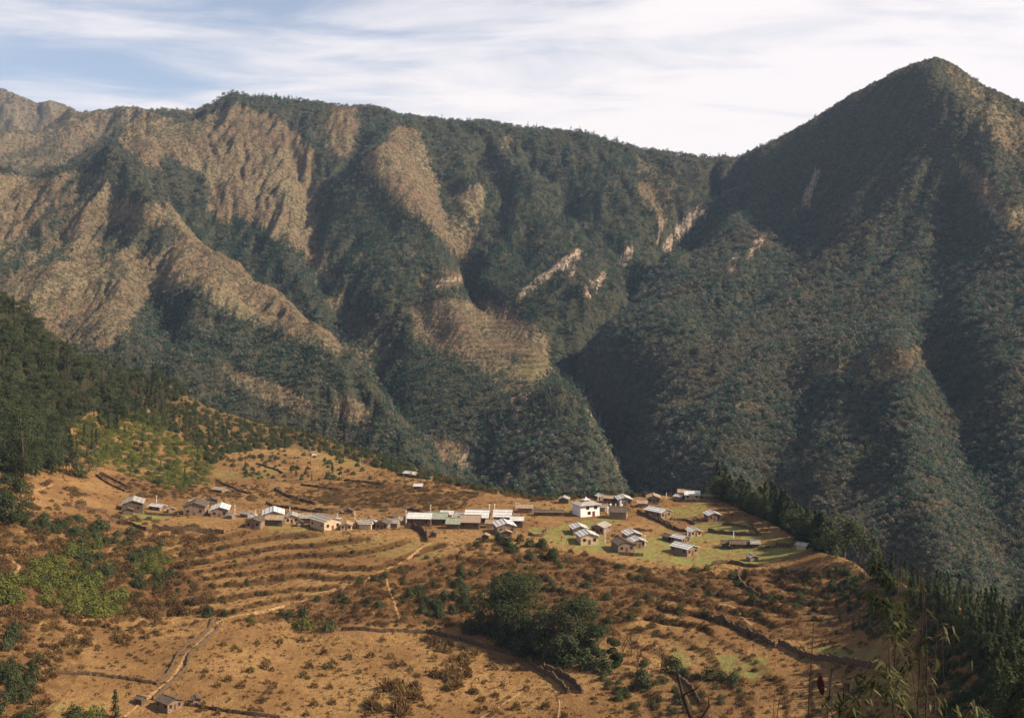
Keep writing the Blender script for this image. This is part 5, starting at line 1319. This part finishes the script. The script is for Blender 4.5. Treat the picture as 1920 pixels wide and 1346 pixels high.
put('conifer_tree', 2, 1640, 0, 1.5, 1.2, 'tall conifer right of the village tip', None, rimY(1640) * 1.04)
# wooded right shoulder
for (n, y0, s0, s1, sh, lab, gp) in ((190, 1.0, 0.6, 1.15, 'conifer_tree', 'dark conifer on the wooded lower right slope', 'trees of the lower right slope'), (150, 1.0, 0.45, 0.95, 'broadleaf_tree', 'dark leafy tree on the wooded lower right slope', 'trees of the lower right slope')):
    sow(sh, n, [(1620, 1068), (1700, 1100), (1830, 1165), (1940, 1230), (1940, 1400), (1880, 1400), (1860, 1290), (1790, 1190), (1670, 1125), (1610, 1085)], s0 * 0.85, s1 * 0.85, lab, gp, 1.0, seed=n)
for i in range(110):
    px = 1640 + 300 * rg.random(); Y = rimY(px) * (0.97 + 0.14 * rg.random())
    VEG.append(['conifer_tree', i % 3, px, Y, rg.uniform(0.45, 0.95), rg.uniform(1.0, 1.4), 0, 'conifer on the brow of the lower right slope', 'conifers of the lower right brow'])
sow('dark_bush', 260, [(1560, 1060), (1700, 1110), (1900, 1230), (1900, 1390), (1780, 1390), (1740, 1230), (1620, 1160), (1540, 1110)], 0.5, 1.2, 'dark bush on the wooded lower right slope', 'bushes of the lower right slope', seed=31)
sow('conifer_tree', 34, [(1500, 1110), (1580, 1090), (1700, 1150), (1690, 1190), (1560, 1180), (1500, 1160)], 0.35, 0.6, 'young conifer on the brown slope below the village tip', 'young conifers below the village tip', seed=32)
sow('dark_bush', 70, [(1500, 1070), (1600, 1070), (1720, 1130), (1720, 1200), (1560, 1190), (1490, 1150)], 0.5, 1.1, 'dark bush on the brown slope below the village tip', 'bushes below the village tip', seed=33)

# left edge trees
put('conifer_tree', 2, 28, 888, 3.0, 1.0, 'huge dark bushy conifer at the left edge above the brown slope')
put('conifer_tree', 1, 66, 890, 2.6, 0.95, 'big dark conifer right of the huge one at the left edge')
put('conifer_tree', 2, 98, 890, 2.0, 0.9, 'medium dark conifer between the big ones and the round tree')
put('broadleaf_tree', 2, 118, 884, 1.2, 1.0, 'dark tree left of the round lone tree')
put('conifer_tree', 0, 63, 962, 0.9, 0.9, 'thin small tree beside the left edge leafy tree')
put('broadleaf_tree', 1, -8, 985, 2.0, 0.9, 'dark tree cut by the left edge of the view')
put('conifer_tree', 1, 1190, 928, 1.45, 1.1, 'ragged brown conifer rising behind the village near the middle')
put('conifer_tree', 2, 1234, 926, 1.2, 0.9, 'smaller ragged conifer right of the brown one behind the village')
put('conifer_tree', 0, 1172, 930, 0.8, 1.0, 'small thin conifer left of the ragged brown one')
for i, (x, s) in enumerate(((1268, .8), (1282, .9), (1296, 1.1), (1308, .9), (1322, 1.2), (1334, 1.3), (1258, .6))):
    put('conifer_tree', i % 3, x, 0, s, 1.0, 'slim conifer behind the far right houses', 'slim conifers behind the far right houses', rimY(x) * 1.02)
# small trees on the hill
for x, y, s, lab in ((486, 922, 0.75, 'small dark tree on the slope above the shed, left of a pair'), (517, 924, 0.7, 'small dark tree on the slope above the shed, right of a pair'), (404, 905, .4, 'little tree left of the upper western wall'), (448, 864, .6, 'pale-trunked little tree on the upper western field'),
                     (852, 935, .6, 'twisted little tree on the grassy hill'), (800, 906, .35, 'dot of a bushy tree below the high white hut'), (770, 944, .6, 'dark bushy tree under the small white-roofed hut'), (1056, 950, .35, 'tiny tree in front of the small dark hut')):
    put('broadleaf_tree', 0, x, y, s, 1.0, lab)
put('conifer_tree', 0, 1299, 1028, 0.45, 1.0, 'small dark conifer beside the pale-roofed house on the green')

sow('conifer_tree', 90, [(100, 780), (200, 765), (290, 745), (330, 790), (250, 800), (180, 840), (130, 895), (100, 895)], 0.6, 1.4, 'dark tree straggling below the left slope forest', 'straggling trees below the left forest', seed=71)
sow('green_bush', 160, [(118, 850), (140, 790), (220, 770), (330, 760), (300, 800), (180, 880)], 0.8, 1.7, 'green bush at the foot of the left forest', 'bushes at the foot of the left forest', seed=72)
# green thicket on the left
sow('green_bush', 95, [(150, 1010), (180, 1010), (190, 1050), (215, 1080), (232, 1120), (228, 1148), (180, 1155), (120, 1150), (60, 1115), (25, 1085), (60, 1060), (110, 1050)], 1.1, 2.4, 'rounded green bush in the thicket left of the terraces', 'rounded green bushes of the left thicket', 1.0, seed=41)
sow('dark_bush', 26, [(140, 1005), (200, 1005), (215, 1090), (110, 1110), (70, 1090), (120, 1050)], 1.0, 2.0, 'darker bush in the thicket left of the terraces', 'darker bushes of the left thicket', 1.0, seed=42)
sow('green_bush', 16, [(255, 1046), (320, 1040), (322, 1070), (275, 1092), (248, 1075)], 1.1, 1.8, 'bright green bush at the left end of the terraces', 'bushes at the left end of the terraces', seed=43)
sow('dark_bush', 30, [(240, 1030), (300, 1020), (330, 1060), (300, 1125), (250, 1100), (235, 1060)], 0.9, 1.7, 'dark green bush at the left end of the terraces', 'bushes at the left end of the terraces', seed=44)
sow('green_bush', 14, [(-20, 1080), (30, 1085), (35, 1130), (0, 1140), (-20, 1130)], 1.5, 2.6, 'green bush at the left edge beside the thicket', 'green bushes at the left edge', seed=45)
sow('dark_bush', 42, [(40, 970), (110, 970), (260, 1000), (250, 1030), (130, 1010), (40, 1000)], 1.0, 2.0, 'dark bush below the left edge trees', 'dark bushes below the left edge trees', seed=46)
sow('brown_bush', 520, [(-30, 900), (130, 905), (200, 960), (420, 1000), (350, 1090), (420, 1130), (310, 1160), (150, 1165), (-30, 1190)], 0.8, 2.0, 'brown bush on the western slope', 'brown bushes of the western slope', 0.85, seed=47)
sow('dry_shrub', 260, [(-30, 1150), (330, 1140), (300, 1200), (120, 1230), (90, 1346), (-30, 1360)], 0.7, 1.8, 'dry shrub on the lower western slope', 'dry shrubs of the lower western slope', seed=48)
sow('dark_bush', 34, [(-20, 1190), (40, 1180), (70, 1260), (40, 1346), (-20, 1346)], 0.9, 1.8, 'dark bush at the lower left edge', 'dark bushes at the lower left edge', seed=49)
for x, y, s, z, lab in ((140, 1342, 1.9, .9, 'dark bush in the lower left corner field'), (178, 1344, 1.9, 1.1, 'green bush right of another at the bottom left'), (50, 1345, 1.8, .8, 'dark low bush at the very bottom left'), (62, 1272, 1.5, 1.9, 'tall dark bush above the lower left field'), (73, 1238, 1.1, 1.2, 'small dark bush above the tall one on the lower left'),
                     (571, 1176, 2.3, 1.0, 'bright green round bush behind the bottom pasture wall'), (617, 1180, 2.0, .9, 'dark green bush right of the bright round one'), (710, 1137, 1.2, 1.1, 'dark emerald bush alone on the rusty bank'), (389, 1156, 1.5, 1.5, 'dark bush where the footpath bends'),
                     (421, 1155, .9, 1.5, 'small bush right of the footpath bend'), (470, 1164, 1.0, 1.0, 'small green bush below the footpath'), (366, 1218, .8, 1.0, 'small green bush beside the winding walls'), (58, 1246, .9, 1, 'small bush on the lower left slope')):
    put('green_bush' if 'green' in lab and 'dark' not in lab else 'dark_bush', 0, x, y, s, z, lab)
put('conifer_tree', 0, 216, 1346, 1.2, 0.8, 'dark ragged tree beside the hut at the bottom edge')

# the bank below the village and its terraces
BANK = [(760, 1050), (830, 1020), (960, 1010), (1050, 1030), (1200, 1060), (1350, 1070), (1490, 1066), (1560, 1060), (1600, 1110), (1480, 1170), (1330, 1150), (1180, 1190), (1000, 1205), (820, 1178), (640, 1170), (470, 1172), (620, 1115)]
sow('brown_bush', 1250, BANK, 0.3, 1.2, 'rusty brown bush on the bank below the village', 'brown bushes of the bank', 0.9, seed=51)
sow('dark_bush', 150, BANK, 0.5, 1.3, 'dark green bush on the bank below the village', 'green bushes of the bank', 1.0, seed=52)
sow('dark_bush', 34, [(820, 1080), (900, 1060), (900, 1130), (860, 1165), (800, 1160), (740, 1090)], 0.7, 1.5, 'larger dark bush left of the great trees', 'larger dark bushes left of the great trees', 1.1, seed=53)
sow('dark_bush', 20, [(930, 1010), (1000, 1015), (1060, 1030), (1040, 1060), (960, 1040)], 0.9, 1.7, 'dark bush below the long row of houses', 'dark bushes below the long row', 1.2, seed=54)
TERP = [(285, 1010), (500, 1000), (780, 1012), (760, 1060), (620, 1105), (430, 1150), (310, 1150), (300, 1080)]
RIS = lambda x, y, Y: 0.06 + float(gsample(RISER, x, Y))
sow('brown_bush', 520, TERP, 0.2, 0.7, 'brown bush on a terrace step left of the path', 'bushes of the terrace steps', 0.8, thin=RIS, seed=55)
sow('dark_bush', 60, TERP, 0.3, 0.8, 'dark bush on a terrace step left of the path', 'dark bushes of the terrace steps', 0.9, thin=RIS, seed=56)
LR = [(1180, 1130), (1400, 1160), (1700, 1180), (1700, 1346), (1500, 1400), (1120, 1400), (1100, 1270), (1200, 1190)]
sow('brown_bush', 380, LR, 0.3, 1.0, 'brown bush among the lower right fields', 'brown bushes of the lower right fields', 0.9, thin=RIS, seed=57)
sow('dry_shrub', 160, LR, 0.4, 1.2, 'dry shrub among the lower right fields', 'dry shrubs of the lower right fields', seed=58)
sow('dark_bush', 44, [(1100, 1250), (1230, 1240), (1340, 1270), (1420, 1280), (1340, 1330), (1180, 1346), (1130, 1300)], 0.7, 1.3, 'dark bush below the bare trees on the right', 'dark bushes below the bare trees', seed=59)
for x, y, s, zs_, lab in ((1205, 1292, 2.2, 1.4, 'tall dark bush beside the bright dry patch'), (1262, 1258, 2.3, 1.1, 'dark bush at the foot of the twisted tree'), (1330, 1272, 1.9, 1.0, 'dark hedge bush above the lowest terraces, left'), (1352, 1274, 1.5, .9, 'dark hedge bush above the lowest terraces, middle'), (1378, 1276, 1.5, 1.0, 'dark hedge bush above the lowest terraces, right'),
                        (1285, 1268, 1.3, 1.0, 'low dark bush at the left of the hedge'), (1412, 1128, 1.3, 1.3, 'bush on the slope under the village brow, left of the wall end'), (1373, 1085, 1.5, 1, 'dark bush in the small walled field below the brow'), (1610, 1302, 1.7, .7, 'dark low bush near the bare stems at the lower right')):
    put('dark_bush', 0, x, y, s, zs_, lab)
# dry pasture at the bottom
PAST = [(420, 1190), (560, 1196), (700, 1196), (820, 1200), (930, 1226), (1000, 1262), (1050, 1300), (1060, 1346), (1000, 1400), (380, 1400), (370, 1300), (350, 1260), (400, 1200)]
sow('dry_shrub', 170, PAST, 0.5, 1.7, 'dry brown shrub on the bottom pasture', 'dry shrubs of the bottom pasture', 1.1, seed=61)
sow('dry_shrub', 420, PAST, 0.25, 0.55, 'tiny dry shrub on the bottom pasture', 'tiny dry shrubs of the bottom pasture', 1.0, seed=62)
sow('dry_shrub', 24, [(690, 1310), (740, 1270), (800, 1300), (760, 1346), (690, 1346)], 1.5, 2.6, 'large dry shrub in the clump on the bottom pasture', 'clump of dry shrubs on the bottom pasture', 1.1, seed=63)
sow('dry_shrub', 30, [(800, 1220), (870, 1215), (880, 1270), (840, 1300), (810, 1280)], 1.2, 2.2, 'dry shrub in the line crossing the pasture', 'line of dry shrubs in mid pasture', 1.2, seed=64)
sow('brown_bush', 60, [(110, 1170), (400, 1165), (320, 1250), (150, 1255)], 0.35, 0.9, 'brown bush on the brown field left of the path', 'brown bushes left of the path', seed=65)

# bare trees
def bare_tree(px, py, hp, label, depth=4, spread=0.6, group=None, mat=None):
    Y = hit(px, py); h = hp * Y / F
    o = mk('bare_tree', bare_tree_me(h * 1.15, max(0.12, h * 0.022), depth, spread, mat)); o.location = world(px, Y)
    tag(o, label, 'tree', group)
for x, y, h, lab, dp, sp in ((1168, 1240, 62, 'spreading leafless tree right of the two great trees', 5, 0.7), (1195, 1262, 66, 'thin upright bare tree right of the spreading leafless one', 3, 0.25), (1240, 1262, 60, 'twisted dark bare tree left of a small green field', 4, 0.45), (1184, 1225, 50, 'leafless brown tree behind the thin upright one', 5, 0.7),
                            (945, 1290, 26, 'small leafless tree at the right of the bottom pasture', 4, 0.8), (898, 1280, 20, 'tiny leafless tree left of another on the pasture', 4, 0.8), (830, 1290, 34, 'grey leafless shrub tree in the pasture middle', 4, 0.7), (885, 1232, 30, 'leafless tree at the upper edge of the pasture', 4, 0.8), (655, 1330, 26, 'leafless shrub tree at the bottom of the pasture left of the clump', 4, 0.8),
                            (718, 1312, 30, 'bare shrub tree within the dry clump', 4, .8), (1236, 1232, 30, 'slender bare tree behind the twisted one', 3, .3), (840, 948, 16, 'little bare tree on the grassy hill', 3, .7), (1515, 1320, 0, '', 0, 0)):
    if h: bare_tree(x, y, h, lab, dp, sp)
# the two great trees
def great_tree(px, py, hp, rw, clumps, label, n=9000):
    Y = hit(px, py); h = hp * Y / F
    r = mk('broadleaf_tree', None); r.location = world(px, Y)
    mk('crown', broad_me(n, h, rw, 0.55, M_NEARTREE, -0.04, clumps, 1.0, -1.15), r)
    mk('trunk', trunk_me(h, h * 0.03, 0.7, 0.03, 3), r)
    tag(r, label, 'tree')
great_tree(152, 895, 54, 0.62, 18, 'round dark tree standing alone above the leftmost path', 3500)
great_tree(22, 982, 98, 0.44, 22, 'dark leafy tree on the left edge below the forest', 6000)
great_tree(40, 895, 138, 0.36, 26, 'huge dark tree with a brownish crown at the left edge', 9000)
great_tree(968, 1205, 140, 0.46, 30, 'larger of the two great dark trees on the bank below the village', 12000)
great_tree(1085, 1225, 116, 0.46, 24, 'smaller great dark tree with its trunk showing, right of the larger')
great_tree(928, 1185, 90, 0.5, 18, 'dark leaning tree on the left side of the larger great tree', 4000)
great_tree(1025, 1232, 88, 0.46, 16, 'dark tree filling the gap between the two great trees', 5000)
great_tree(1060, 1246, 60, 0.5, 12, 'low dark tree at the foot of the smaller great tree', 3500)
great_tree(985, 1230, 78, 0.5, 14, 'low dark tree at the foot of the larger great tree', 4000)
great_tree(1120, 1232, 62, 0.34, 10, 'slim green tree at the right foot of the smaller great tree', 3500)
great_tree(1150, 1248, 55, 0.33, 10, 'bushy dark tree under the spreading leafless tree', 3000)
for x, y, s in ((950, 1215, 2.6), (1000, 1222, 2.8), (1035, 1238, 2.5), (1060, 1248, 2.2), (1100, 1252, 2.6), (1130, 1256, 2.2), (920, 1190, 2.4), (880, 1185, 2.0), (1015, 1205, 2.6)):
    put('dark_bush', 1, x, y, s, 1.2, 'dark bush in the shade under the great trees', 'bushes under the great trees')

# ------------------------------------------------------------------ bamboo and bare stems close to the photographer
M_CULM = plain_mat('culm', (0.03, 0.02, 0.014), 0.7, 0.4, 8)
M_LEAF2 = leaf_mat('bamboo_leaves', [(0.025, 0.032, 0.010), (0.045, 0.05, 0.016), (0.12, 0.11, 0.05)], 0.35)
M_LEAFD = plain_mat('withered_leaf', (0.018, 0.006, 0.005), 0.8, 0.3, 10)
def leaf_spray(name, cen, mat, parent, L=0.115, Wl=0.011):
    """long narrow drooping leaves, each creased along the middle"""
    V = []; Fc = []
    for c, d in cen:
        d = d.normalized(); s = d.cross(Vector((random.gauss(0, .3), random.gauss(0, .3), 1))).normalized(); ll = L * random.uniform(0.6, 1.25); ww = Wl * random.uniform(0.8, 1.4)
        b = len(V); dn = Vector((0, 0, -1)) * ll * random.uniform(0.1, 0.35)
        V += [c, c + d * ll * .35 + s * ww, c + d * ll * .35 - s * ww, c + d * ll * .72 + s * ww * .7 + dn * .45, c + d * ll * .72 - s * ww * .7 + dn * .45, c + d * ll + dn]
        Fc += [(b, b + 1, b + 2), (b + 1, b + 3, b + 4, b + 2), (b + 3, b + 5, b + 4)]
    me = bpy.data.meshes.new(name); me.from_pydata([tuple(v) for v in V], [], Fc); me.update(); me.materials.append(mat)
    return mk(name, me, parent)
def stalk(px0, px1, pytop, Y, r, label, leaves=0, spread=0.28, lo=0.35, kind='bamboo_stalk', cat='bamboo', twigs=5):
    base = world(px0, Y); tip = Vector(((px1 - CX) / F * Y, Y, (HY - pytop) / F * Y)) - base
    base.z -= 0.3; tip.z += 0.3
    root = mk(kind, None); root.location = base
    P0 = [(tip * (k / 10) + Vector((math.sin(k * 0.8 + px0) * 0.012 * k / 3, 0, 0)), r * (1 - 0.75 * k / 10)) for k in range(11)]
    ps = [[(tuple(p), q) for p, q in P0]]
    cen = []
    for k in range(twigs):
        f = lo + (1 - lo) * (k + random.random() * .6) / twigs; f = min(f, 0.99)
        a = tip * f; d = Vector((random.uniform(-1, 1), random.uniform(-1, 1), random.uniform(0.1, 0.9))).normalized() * spread * random.uniform(.6, 1.4)
        ps.append([(tuple(a), r * .4), (tuple(a + d * .5 + Vector((0, 0, .02))), r * .28), (tuple(a + d), r * .12)])
        for j in range(leaves):
            c = a + d * random.uniform(.25, 1.05) + Vector((random.gauss(0, .035), random.gauss(0, .035), random.gauss(0, .035)))
            cen.append((c, Vector((random.gauss(0, .8), random.gauss(0, .8), random.uniform(-1.1, .25)))))
    mk('culm', tube_mesh('culm', ps, M_CULM, 6), root)
    if cen: leaf_spray('leaves', cen, M_LEAF2, root)
    tag(root, label, cat, 'bamboo and bare stems at the lower right')
    return root
stalk(1526, 1520, 1158, 11.0, 0.013, 'bare straight stem holding a withered red leaf, leftmost of the near stems', 0, .25, .5, 'bare_sapling', 'stem', 3)
stalk(1545, 1556, 1212, 11.4, 0.010, 'short thin stem leaning right behind the withered leaf', 0, .2, .5, 'bare_sapling', 'stem', 3)
stalk(1462, 1455, 1292, 11.0, 0.008, 'thin forked twig left of the bare straight stem', 0, .3, .3, 'bare_sapling', 'stem', 4)
stalk(1690, 1676, 1060, 12.0, 0.016, 'leafy bamboo stalk crowned by the dark ragged top', 52, .36, .15, twigs=13)
stalk(1700, 1672, 1180, 11.2, 0.012, 'leafy bamboo stalk with pale leaves at its middle', 56, .34, .2, twigs=10)
stalk(1722, 1723, 1065, 12.4, 0.015, 'tall nearly bare stalk, left of the close pair', 5, .22, .7, twigs=6)
stalk(1742, 1729, 1062, 12.6, 0.015, 'tall nearly bare stalk, right of the close pair', 5, .22, .75, twigs=6)
stalk(1764, 1757, 1160, 12.2, 0.014, 'medium stalk with a few side twigs right of the close pair', 7, .25, .5, twigs=6)
stalk(1775, 1774, 1190, 12.8, 0.011, 'thinnest upright stalk of the right group', 5, .22, .6, twigs=4)
stalk(1650, 1585, 1252, 10.8, 0.011, 'stalk arching to the left with hanging leaf tips', 20, .25, .5, twigs=8)
stalk(1762, 1708, 1188, 11.6, 0.009, 'slender cane crossing behind the pale leaves', 6, .2, .6, twigs=4)
for i, (x, y, lab) in enumerate(((1575, 1300, 'low leafy bamboo clump by the bottom edge, left'), (1605, 1318, 'low leafy bamboo clump by the bottom edge, middle'), (1660, 1290, 'low leafy bamboo clump by the bottom edge, right'), (1640, 1325, 'pale-leaved bamboo sprout at the bottom edge'), (1800, 1325, 'low dark bamboo sprout right of the tall stalks'))):
    stalk(x + 8, x, y, 10.5 + 0.3 * i, 0.009, lab, 26, .24, .45, twigs=8)
# the withered leaf itself, hanging from the first stem
lv = MB(); c = Vector(((1536 - CX) / F * 11, 10.96, (HY - 1262) / F * 11)); hh = 0.20
prof = [(-.006, 0), (-.028, -.05), (-.022, -.11), (.000, -.16), (.024, -.185), (.036, -.14), (.034, -.07), (.012, -.01)]
lv.prism([(c.x + x, c.z + z) for x, z in prof], c.y, c.y + 0.006)
o = lv.build('withered_leaf', M_LEAFD); tag(o, 'dark red withered leaf hanging from the leftmost bare stem', 'leaf')
# dark near branch at the bottom, left of the stems
bt = tube_mesh('dead_branch', [[((0, 0, 0), .022), ((-.07, 0, .28), .02), ((-.15, .05, .50), .014), ((-.20, .1, .72), .006)], [((-.07, 0, .28), .012), ((.03, 0, .44), .007), ((.02, 0, .52), .003)], [((-.15, .05, .50), .009), ((-.06, 0, .56), .005), ((-.02, 0, .60), .003)]], M_CULM, 6)
b0 = mk('dead_branch', bt); Yb = 9.0; b0.location = ((1322 - CX) / F * Yb, Yb, (HY - 1440) / F * Yb); b0.scale = (1, 1, 1)
tag(b0, 'dark bare branch rising at the bottom edge, left of the near stems', 'branch')
# ------------------------------------------------------------------ individuals and masses
LIMIT = {'conifer_tree': 290, 'broadleaf_tree': 290, 'bush': 290, 'dry': 290}
FAM = {'dark_bush': 'bush', 'green_bush': 'bush', 'brown_bush': 'dry', 'dry_shrub': 'dry'}
ORD = ['first', 'second', 'third', 'fourth', 'fifth', 'sixth', 'seventh', 'eighth', 'ninth', 'tenth', 'eleventh', 'twelfth', 'thirteenth', 'fourteenth', 'fifteenth', 'sixteenth', 'seventeenth', 'eighteenth', 'nineteenth', 'twentieth']
def single_out(vs):
    """look-alikes of one group are told apart by their place within it"""
    by = {}
    for v in vs:
        if v[8]: by.setdefault((v[7], v[8]), []).append(v)
    for (lab, g), m in by.items():
        if len(m) < 2: continue
        for v in m: v.append(float(HY - F * gsample(H, v[2], v[3]) / v[3]))
        n = len(m); nc = 5 if n > 40 else (3 if n > 10 else 1); nr = 3 if n > 24 else (2 if n > 10 else 1)
        m.sort(key=lambda v: v[9]); 
        for r in range(nr):
            row = sorted(m[r * n // nr:(r + 1) * n // nr], key=lambda v: v[2]); k = len(row)
            for c in range(nc):
                cell = row[c * k // nc:(c + 1) * k // nc]
                rn = {1: [''], 2: ['upper', 'lower'], 3: ['upper', 'middle', 'lower']}[nr][r]; cn = {1: [''], 3: ['left', 'centre', 'right'], 5: ['far left', 'left', 'centre', 'right', 'far right']}[nc][c]
                for i, v in enumerate(cell):
                    w = (rn + ' ' + cn).strip()
                    o = ORD[i] if i < 20 else 'one'
                    v[7] = lab + ', ' + (w + ', ' if w else '') + o + ' from left'
VEG.sort(key=lambda v: -v[4] * v[5] / v[3])
cnt = {}; REST = {}
PR_OBJ = {}
CH = []
for v in VEG:
    fam = FAM.get(v[0], v[0])
    cnt[fam] = cnt.get(fam, 0) + 1
    if cnt[fam] <= LIMIT[fam]: CH.append(v)
for l_ in sorted({v[7] for v in CH if len(v[7].split()) > (10 if v[8] else 16)}): print('LONG', l_)
single_out(CH)
CHI = set(map(id, CH))
for v in VEG:
    fam = FAM.get(v[0], v[0])
    if id(v) in CHI:
        r = individual(v)
        PR_OBJ.setdefault((v[0], v[1]), tuple(r.children) if r.children else (r,))
    else:
        REST.setdefault(fam, []).append(v)
# a far conifer, broadleaf and scrub plant of each shape stand as trees of their own; the masses repeat them
for kind, spots in (('far_conifer', [(905, 880), (930, 862), (1010, 845)]), ('far_broad', [(1290, 870), (1330, 885), (1240, 862)]), ('far_scrub', [(470, 340), (430, 330)]), ('tuft', [(560, 1300), (610, 1310), (640, 1290)])):
    for i, (px, py) in enumerate(spots):
        lab = {'far_conifer': ['dark conifer low on the wooded spur, leftmost of three above the hill brow', 'dark conifer between two others low on the wooded spur', 'dark conifer on the wooded spur, highest of three above the hill brow'],
               'far_broad': ['round green tree low on the peak, between two like it', 'round green tree low on the peak, nearest the village brow of three', 'round green tree low on the peak, leftmost of three'],
               'tuft': ['grass tussock on the bottom pasture, left of a trio', 'grass tussock on the bottom pasture, lowest of a trio', 'grass tussock on the bottom pasture, right of a trio'],
               'far_scrub': ['small scrub bush on the bare brown slope under the ridge top', 'small scrub bush left of another on the bare slope under the ridge top']}[kind][i]
        o = individual([kind, i, px, hit(px, py), 1.2, 1.1, i * 1.3, lab, None])
        PR_OBJ[(kind, i)] = (o,)
for name, label, X_, Y_, Z_, S_, ZS_, R_, I_, protos in FOREST_SETS:
    pl = []
    cnt2 = {}
    for kind, me in protos:
        i = cnt2.get(kind, 0); cnt2[kind] = i + 1
        pl.append(PR_OBJ[(kind, i % len(PROTO[kind]))])
    gn_scatter(name, label, X_, Y_, Z_, S_, ZS_, R_, I_, pl)
    print('scatter', name, len(X_))
RL = {'conifer_tree': ('conifer_wood', 'small conifers crowding the slopes around the village hill'), 'broadleaf_tree': ('woods', 'leafy wood covering the dark hillside and the valley brow'),
      'bush': ('undergrowth', 'green bushes spread over the hill slopes'), 'dry': ('dry_undergrowth', 'dry brown shrubs covering banks, terraces and pastures')}
for fam, vs in REST.items():
    keys = sorted({(v[0], v[1]) for v in vs})
    for k in keys:
        if k not in PR_OBJ:
            alt = [q for q in PR_OBJ if FAM.get(q[0], q[0]) == fam]
            PR_OBJ[k] = PR_OBJ[alt[0]]
    pts = np.array([tuple(world(v[2], v[3]) - Vector((0, 0, 0.1))) for v in vs])
    gn_scatter(RL[fam][0], RL[fam][1], pts[:, 0], pts[:, 1], pts[:, 2], np.array([v[4] for v in vs]), np.array([v[5] for v in vs]),
               np.array([v[6] for v in vs]), np.array([keys.index((v[0], v[1])) for v in vs]), [PR_OBJ[k] for k in keys])
    print('rest', fam, len(vs))

# ------------------------------------------------------------------ haze: a closed box of thin even air round everything
hz = bmesh.new()
bmesh.ops.create_cube(hz, size=1.0)
x0, x1, y0, y1, z0, z1 = -4200, 4200, -60, 5750, float(H.min()) - 2, max(float(H.max()) + 15, 5)
for v in hz.verts:
    v.co = Vector((x0 if v.co.x < 0 else x1, y0 if v.co.y < 0 else y1, z0 if v.co.z < 0 else z1))
hme = bpy.data.meshes.new('haze'); hz.to_mesh(hme); hz.free()
hm = bpy.data.materials.new('haze'); hm.use_nodes = True
hm.node_tree.nodes.clear()
ho = hm.node_tree.nodes.new('ShaderNodeOutputMaterial'); hv = hm.node_tree.nodes.new('ShaderNodeVolumePrincipled')
hv.inputs['Color'].default_value = (0.50, 0.70, 1.0, 1); hv.inputs['Density'].default_value = HAZE
hv.inputs['Anisotropy'].default_value = 0.1
hm.node_tree.links.new(hv.outputs[0], ho.inputs['Volume'])
hme.materials.append(hm)
hob = mk('haze', hme); tag(hob, None, None, None, 'stuff')
